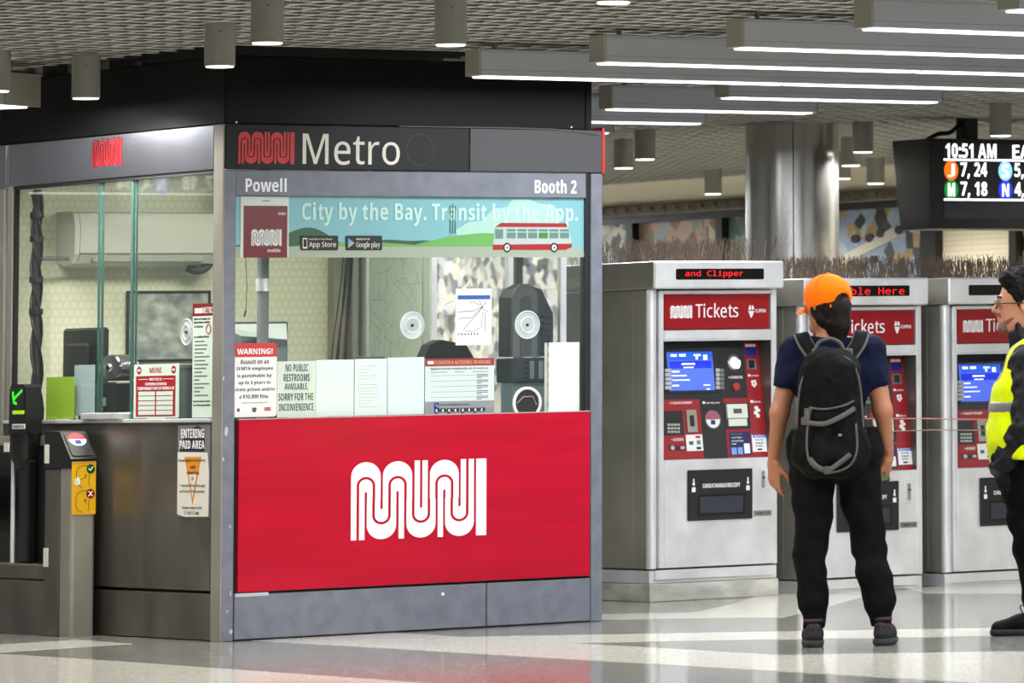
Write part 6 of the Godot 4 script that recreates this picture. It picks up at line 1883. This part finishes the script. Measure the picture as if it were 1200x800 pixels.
func build_man() -> void:
	# local: he faces -x (the picture's left); z towards the camera
	var t = thing("person", "person in yellow safety vest, black jacket and glasses at the right edge, facing left", "person", Vector3(2.31, 0.0, 3.10), -0.60)
	var skin_m = mat("skin_light", Color(0.66, 0.44, 0.335), 0.5)
	skin_m.subsurf_scatter_enabled = true
	skin_m.subsurf_scatter_strength = 0.05
	var head = Vector3(0.012, 1.475, 0.0)
	var f = Field.new(Vector3(-0.16, 1.24, -0.12), Vector3(0.18, 1.68, 0.12), 0.006)
	f.bone(Vector3(0.055, 1.25, 0), Vector3(0.03, 1.42, 0), 0.062, 0.06, 0.03)
	f.ball(head + Vector3(0.01, 0.035, 0), Vector3(0.1, 0.098, 0.078), 0.02)
	f.ball(head + Vector3(-0.034, -0.04, 0), Vector3(0.058, 0.085, 0.056), 0.03)
	f.bone(head + Vector3(-0.075, -0.102, -0.012), head + Vector3(-0.075, -0.102, 0.012), 0.024, 0.024, 0.02)
	f.bone(head + Vector3(-0.03, -0.08, 0.0), head + Vector3(0.02, -0.05, 0.0), 0.042, 0.05, 0.03)
	f.bone(head + Vector3(-0.091, 0.028, -0.025), head + Vector3(-0.091, 0.028, 0.025), 0.013, 0.013, 0.012)
	f.bone(head + Vector3(-0.092, 0.018, 0), head + Vector3(-0.118, -0.024, 0), 0.01, 0.0125, 0.012)
	f.bone(head + Vector3(-0.1, -0.03, -0.014), head + Vector3(-0.1, -0.03, 0.014), 0.011, 0.011, 0.008)
	f.bone(head + Vector3(-0.097, -0.056, -0.016), head + Vector3(-0.097, -0.056, 0.016), 0.0085, 0.0085, 0.005)
	f.bone(head + Vector3(-0.094, -0.071, -0.014), head + Vector3(-0.094, -0.071, 0.014), 0.0085, 0.0085, 0.005)
	for s in [-1.0, 1.0]:
		f.hollow(head + Vector3(-0.098, 0.004, 0.03 * s), Vector3(0.014, 0.011, 0.015))
		f.ball(head + Vector3(-0.083, 0.004, 0.03 * s), Vector3(0.0125, 0.0125, 0.0125), 0.004)
		f.ball(head + Vector3(0.02, -0.005, 0.078 * s), Vector3(0.02, 0.034, 0.012), 0.008, Basis(Vector3.BACK, -0.2))
		f.hollow(head + Vector3(0.014, -0.002, 0.092 * s), Vector3(0.009, 0.02, 0.009))
	var st = f.mesh(tool())
	var wl = Vector3(-0.085, 0.752, 0.17)
	put(t, "body", st, skin_m)
	# short hair, brows, beard shadow, eyes
	var hair = mat("hair_brown", Color.WHITE, 0.6)
	hair.albedo_texture = noise_tex(0.03, [Color(0.025, 0.02, 0.018), Color(0.10, 0.075, 0.06)], 96, 256, 3)
	triplanar(hair, Vector3(6, 10, 6), false)
	hair.metallic_specular = 0.2
	var g = Field.new(Vector3(-0.16, 1.36, -0.13), Vector3(0.18, 1.7, 0.13), 0.006)
	g.ball(head + Vector3(0.022, 0.05, 0), Vector3(0.107, 0.102, 0.09), 0.0)
	g.bone(head + Vector3(-0.065, 0.115, -0.05), head + Vector3(-0.06, 0.12, 0.05), 0.032, 0.032, 0.03)
	g.bone(head + Vector3(-0.03, 0.13, -0.04), head + Vector3(0.06, 0.14, 0.04), 0.04, 0.04, 0.03)
	g.cut(Vector3(-0.80, -0.6, 0), -0.8 * (head.x - 0.048) - 0.6 * (head.y + 0.045))
	g.cut(Vector3(0.25, -1, 0), -(head.y - 0.04) + 0.25 * head.x)
	g.ripple(folds(30.0, 6), 0.009, 0.03)
	put(t, "hair", g.mesh(tool()), hair)
	var beard = Field.new(Vector3(-0.16, 1.33, -0.12), Vector3(0.1, 1.5, 0.12), 0.006)
	beard.ball(head + Vector3(-0.034, -0.043, 0), Vector3(0.0605, 0.087, 0.0595), 0.0)
	beard.bone(head + Vector3(-0.076, -0.104, -0.012), head + Vector3(-0.076, -0.104, 0.012), 0.0265, 0.0265, 0.02)
	beard.cut(Vector3(-0.41, 1, 0), head.y - 0.04 - 0.41 * head.x)
	beard.ripple(folds(60.0, 9), 0.004, 0.02)
	put(t, "beard", beard.mesh(tool()), mat("beard_shadow", Color(0.37, 0.245, 0.19), 0.7))
	put(t, "moustache", tube(tool(), arc_path([head + Vector3(-0.088, -0.052, -0.026), head + Vector3(-0.107, -0.045, -0.01), head + Vector3(-0.107, -0.045, 0.01), head + Vector3(-0.088, -0.052, 0.026)], 5), 0.0048, 6), mats["beard_shadow"])
	for s in [-1.0, 1.0]:
		put(t, "eyebrow", tube(tool(), [head + Vector3(-0.101, 0.033, 0.014 * s), head + Vector3(-0.099, 0.038, 0.03 * s), head + Vector3(-0.088, 0.034, 0.047 * s)], 0.0048, 6), mats["hair_brown"])
		put(t, "iris", lathe(tool(), [[0.0055, 0.0], [0.0048, 0.0012]], head + Vector3(-0.0948, 0.004, 0.03 * s), 12, Basis(Vector3.BACK, PI / 2)), mats["print_black"])
		var lens = []
		for i in 15:
			var a = TAU * i / 14.0
			lens.append(head + Vector3(-0.117 + absf(cos(a) * 0.012), 0.002 + sin(a) * 0.017, 0.03 * s + cos(a) * 0.024))
		put(t, "glasses_rim", tube(tool(), lens, 0.0028, 6), mats["black_plastic"])
		put(t, "glasses_arm", tube(tool(), [head + Vector3(-0.105, 0.006, 0.054 * s), head + Vector3(-0.06, 0.006, 0.075 * s), head + Vector3(0.02, 0.008, 0.086 * s)], 0.0032, 6), mats["black_plastic"])
	put(t, "glasses_bridge", tube(tool(), [head + Vector3(-0.114, 0.006, -0.008), head + Vector3(-0.119, 0.008, 0.0), head + Vector3(-0.114, 0.006, 0.008)], 0.0026, 6), mats["black_plastic"])
	# padded black jacket
	var jk = cloth("jacket_black", Color(0.10, 0.10, 0.108), 0.5, 0.4)
	jk.metallic_specular = 0.3
	var sh = Vector3(0.06, 1.215, 0.175)
	var el = Vector3(0.035, 0.925, 0.215)
	var j = Field.new(Vector3(-0.24, 0.68, -0.32), Vector3(0.3, 1.42, 0.32), 0.012)
	j.bone(Vector3(0.065, 1.18, -0.12), Vector3(0.065, 1.18, 0.12), 0.115, 0.115, 0.05)
	j.bone(Vector3(0.05, 1.05, -0.07), Vector3(0.05, 1.05, 0.07), 0.135, 0.135, 0.05)
	j.bone(Vector3(0.045, 0.87, -0.07), Vector3(0.045, 0.87, 0.07), 0.14, 0.14, 0.05)
	j.bone(Vector3(0.05, 1.27, 0), Vector3(0.035, 1.375, 0), 0.086, 0.078, 0.03)
	for s in [1.0, -1.0]:
		var a = Vector3(sh.x, sh.y, sh.z * s)
		var b = Vector3(el.x, el.y, el.z * s)
		var c = Vector3(wl.x, wl.y, wl.z * s)
		j.bone(a, b, 0.082, 0.069, 0.04)
		j.bone(b, c, 0.068, 0.048, 0.03)
		var seg = 11
		for i in seg:
			var q = a.lerp(b, i / 6.0) if i < 6 else b.lerp(c, (i - 6) / 5.0)
			var r = lerpf(0.086, 0.072, i / 6.0) if i < 6 else lerpf(0.071, 0.05, (i - 6) / 5.0)
			j.bone(q - Vector3(0.0, 0.008, 0), q + Vector3(0.0, 0.008, 0), r, r, 0.012)
	j.hollow(Vector3(0.02, 1.43, 0), Vector3(0.085, 0.1, 0.07))
	j.ripple(folds(16.0, 21), 0.016)
	put(t, "jacket", j.mesh(tool()), jk)
	# gloved left hand
	var hs = tool()
	hand(hs, wl + Vector3(0, 0.01, 0), Vector3(0.32, -1, 0.0), Vector3(-0.15, -0.05, 1), true, 0.35, 0.034)
	put(t, "glove", hs, cloth("glove_grey", Color(0.11, 0.11, 0.115), 0.8, 0.3))
	var hs2 = tool()
	hand(hs2, Vector3(wl.x, wl.y + 0.01, -wl.z), Vector3(0.32, -1, 0.0), Vector3(-0.15, -0.05, -1), false, 0.35, 0.034)
	put(t, "glove", hs2, mats["glove_grey"])
	# safety vest
	var vest = cloth("vest_yellow", Color(0.80, 0.86, 0.0), 0.7, 0.08)
	var v = Field.new(Vector3(-0.26, 0.7, -0.27), Vector3(0.32, 1.42, 0.27), 0.012)
	v.bone(Vector3(0.07, 1.19, -0.115), Vector3(0.07, 1.19, 0.115), 0.128, 0.128, 0.05)
	v.bone(Vector3(0.04, 1.05, -0.08), Vector3(0.04, 1.05, 0.08), 0.158, 0.158, 0.05)
	v.bone(Vector3(0.025, 0.9, -0.085), Vector3(0.025, 0.9, 0.085), 0.168, 0.168, 0.05)
	v.bone(Vector3(0.04, 0.78, -0.09), Vector3(0.04, 0.78, 0.09), 0.17, 0.17, 0.05)
	v.cut(Vector3(0, -1, 0), -0.775)
	v.cut(Vector3(0.05, -1, 0.1), -0.765)
	for s in [1.0, -1.0]:
		v.hollow(Vector3(0.07, 1.15, 0.245 * s), Vector3(0.105, 0.17, 0.06))
	v.hollow(Vector3(-0.01, 1.39, 0), Vector3(0.12, 0.14, 0.085))
	v.ripple(folds(5.0, 31), 0.013)
	var band = v.copy()
	var over = v.copy()
	put(t, "vest", v.mesh(tool()), vest)
	var refl = mat("vest_band", Color(0.46, 0.45, 0.44), 0.35, 0.3)
	band.swell(0.004)
	band.cut(Vector3(0, 1, 0), 1.045)
	band.cut(Vector3(0, -1, 0), -0.99)
	put(t, "vest_band", band.mesh(tool()), refl)
	for s in [1.0, -1.0]:
		var strap = over.copy()
		strap.swell(0.004)
		strap.cut(Vector3(0, 0, s), 0.125)
		strap.cut(Vector3(0, 0, -s), -0.075)
		strap.cut(Vector3(0, -1, 0), -1.13)
		put(t, "vest_strap", strap.mesh(tool()), refl)
	# trousers and shoes
	var p = Field.new(Vector3(-0.2, 0.05, -0.26), Vector3(0.34, 0.92, 0.26), 0.012)
	p.bone(Vector3(0.045, 0.8, -0.07), Vector3(0.045, 0.8, 0.07), 0.14, 0.14, 0.05)
	p.bone(Vector3(0.02, 0.72, 0.085), Vector3(0.06, 0.40, 0.09), 0.118, 0.088, 0.04)
	p.bone(Vector3(0.06, 0.40, 0.09), Vector3(0.085, 0.12, 0.09), 0.085, 0.066, 0.03)
	p.bone(Vector3(0.06, 0.72, -0.085), Vector3(0.12, 0.42, -0.09), 0.118, 0.088, 0.04)
	p.bone(Vector3(0.12, 0.42, -0.09), Vector3(0.2, 0.13, -0.09), 0.085, 0.066, 0.03)
	p.cut(Vector3(0, -1, 0), -0.085)
	p.cut(Vector3(0, 1, 0), 0.88)
	p.ripple(folds(7.0, 44), 0.018)
	put(t, "trousers", p.mesh(tool()), cloth("trousers_dark", Color(0.03, 0.03, 0.036)))
	var blk = mat("shoe_black", Color(0.03, 0.03, 0.03), 0.6)
	blk.metallic_specular = 0.2
	shoe(t, Vector3(0.10, 0.0, 0.09), Vector3(-0.125, 0.0, 0.09), blk, mats["black_rubber"], blk, blk)
	shoe(t, Vector3(0.215, 0.0, -0.09), Vector3(-0.01, 0.0, -0.09), blk, mats["black_rubber"], blk, blk)
	put(t, "shoelace", tube(tool(), arc_path([Vector3(0.03, 0.1, 0.09), Vector3(0.02, 0.13, 0.1), Vector3(0.0, 0.13, 0.1), Vector3(0.01, 0.1, 0.1)], 5), 0.003, 5), blk)
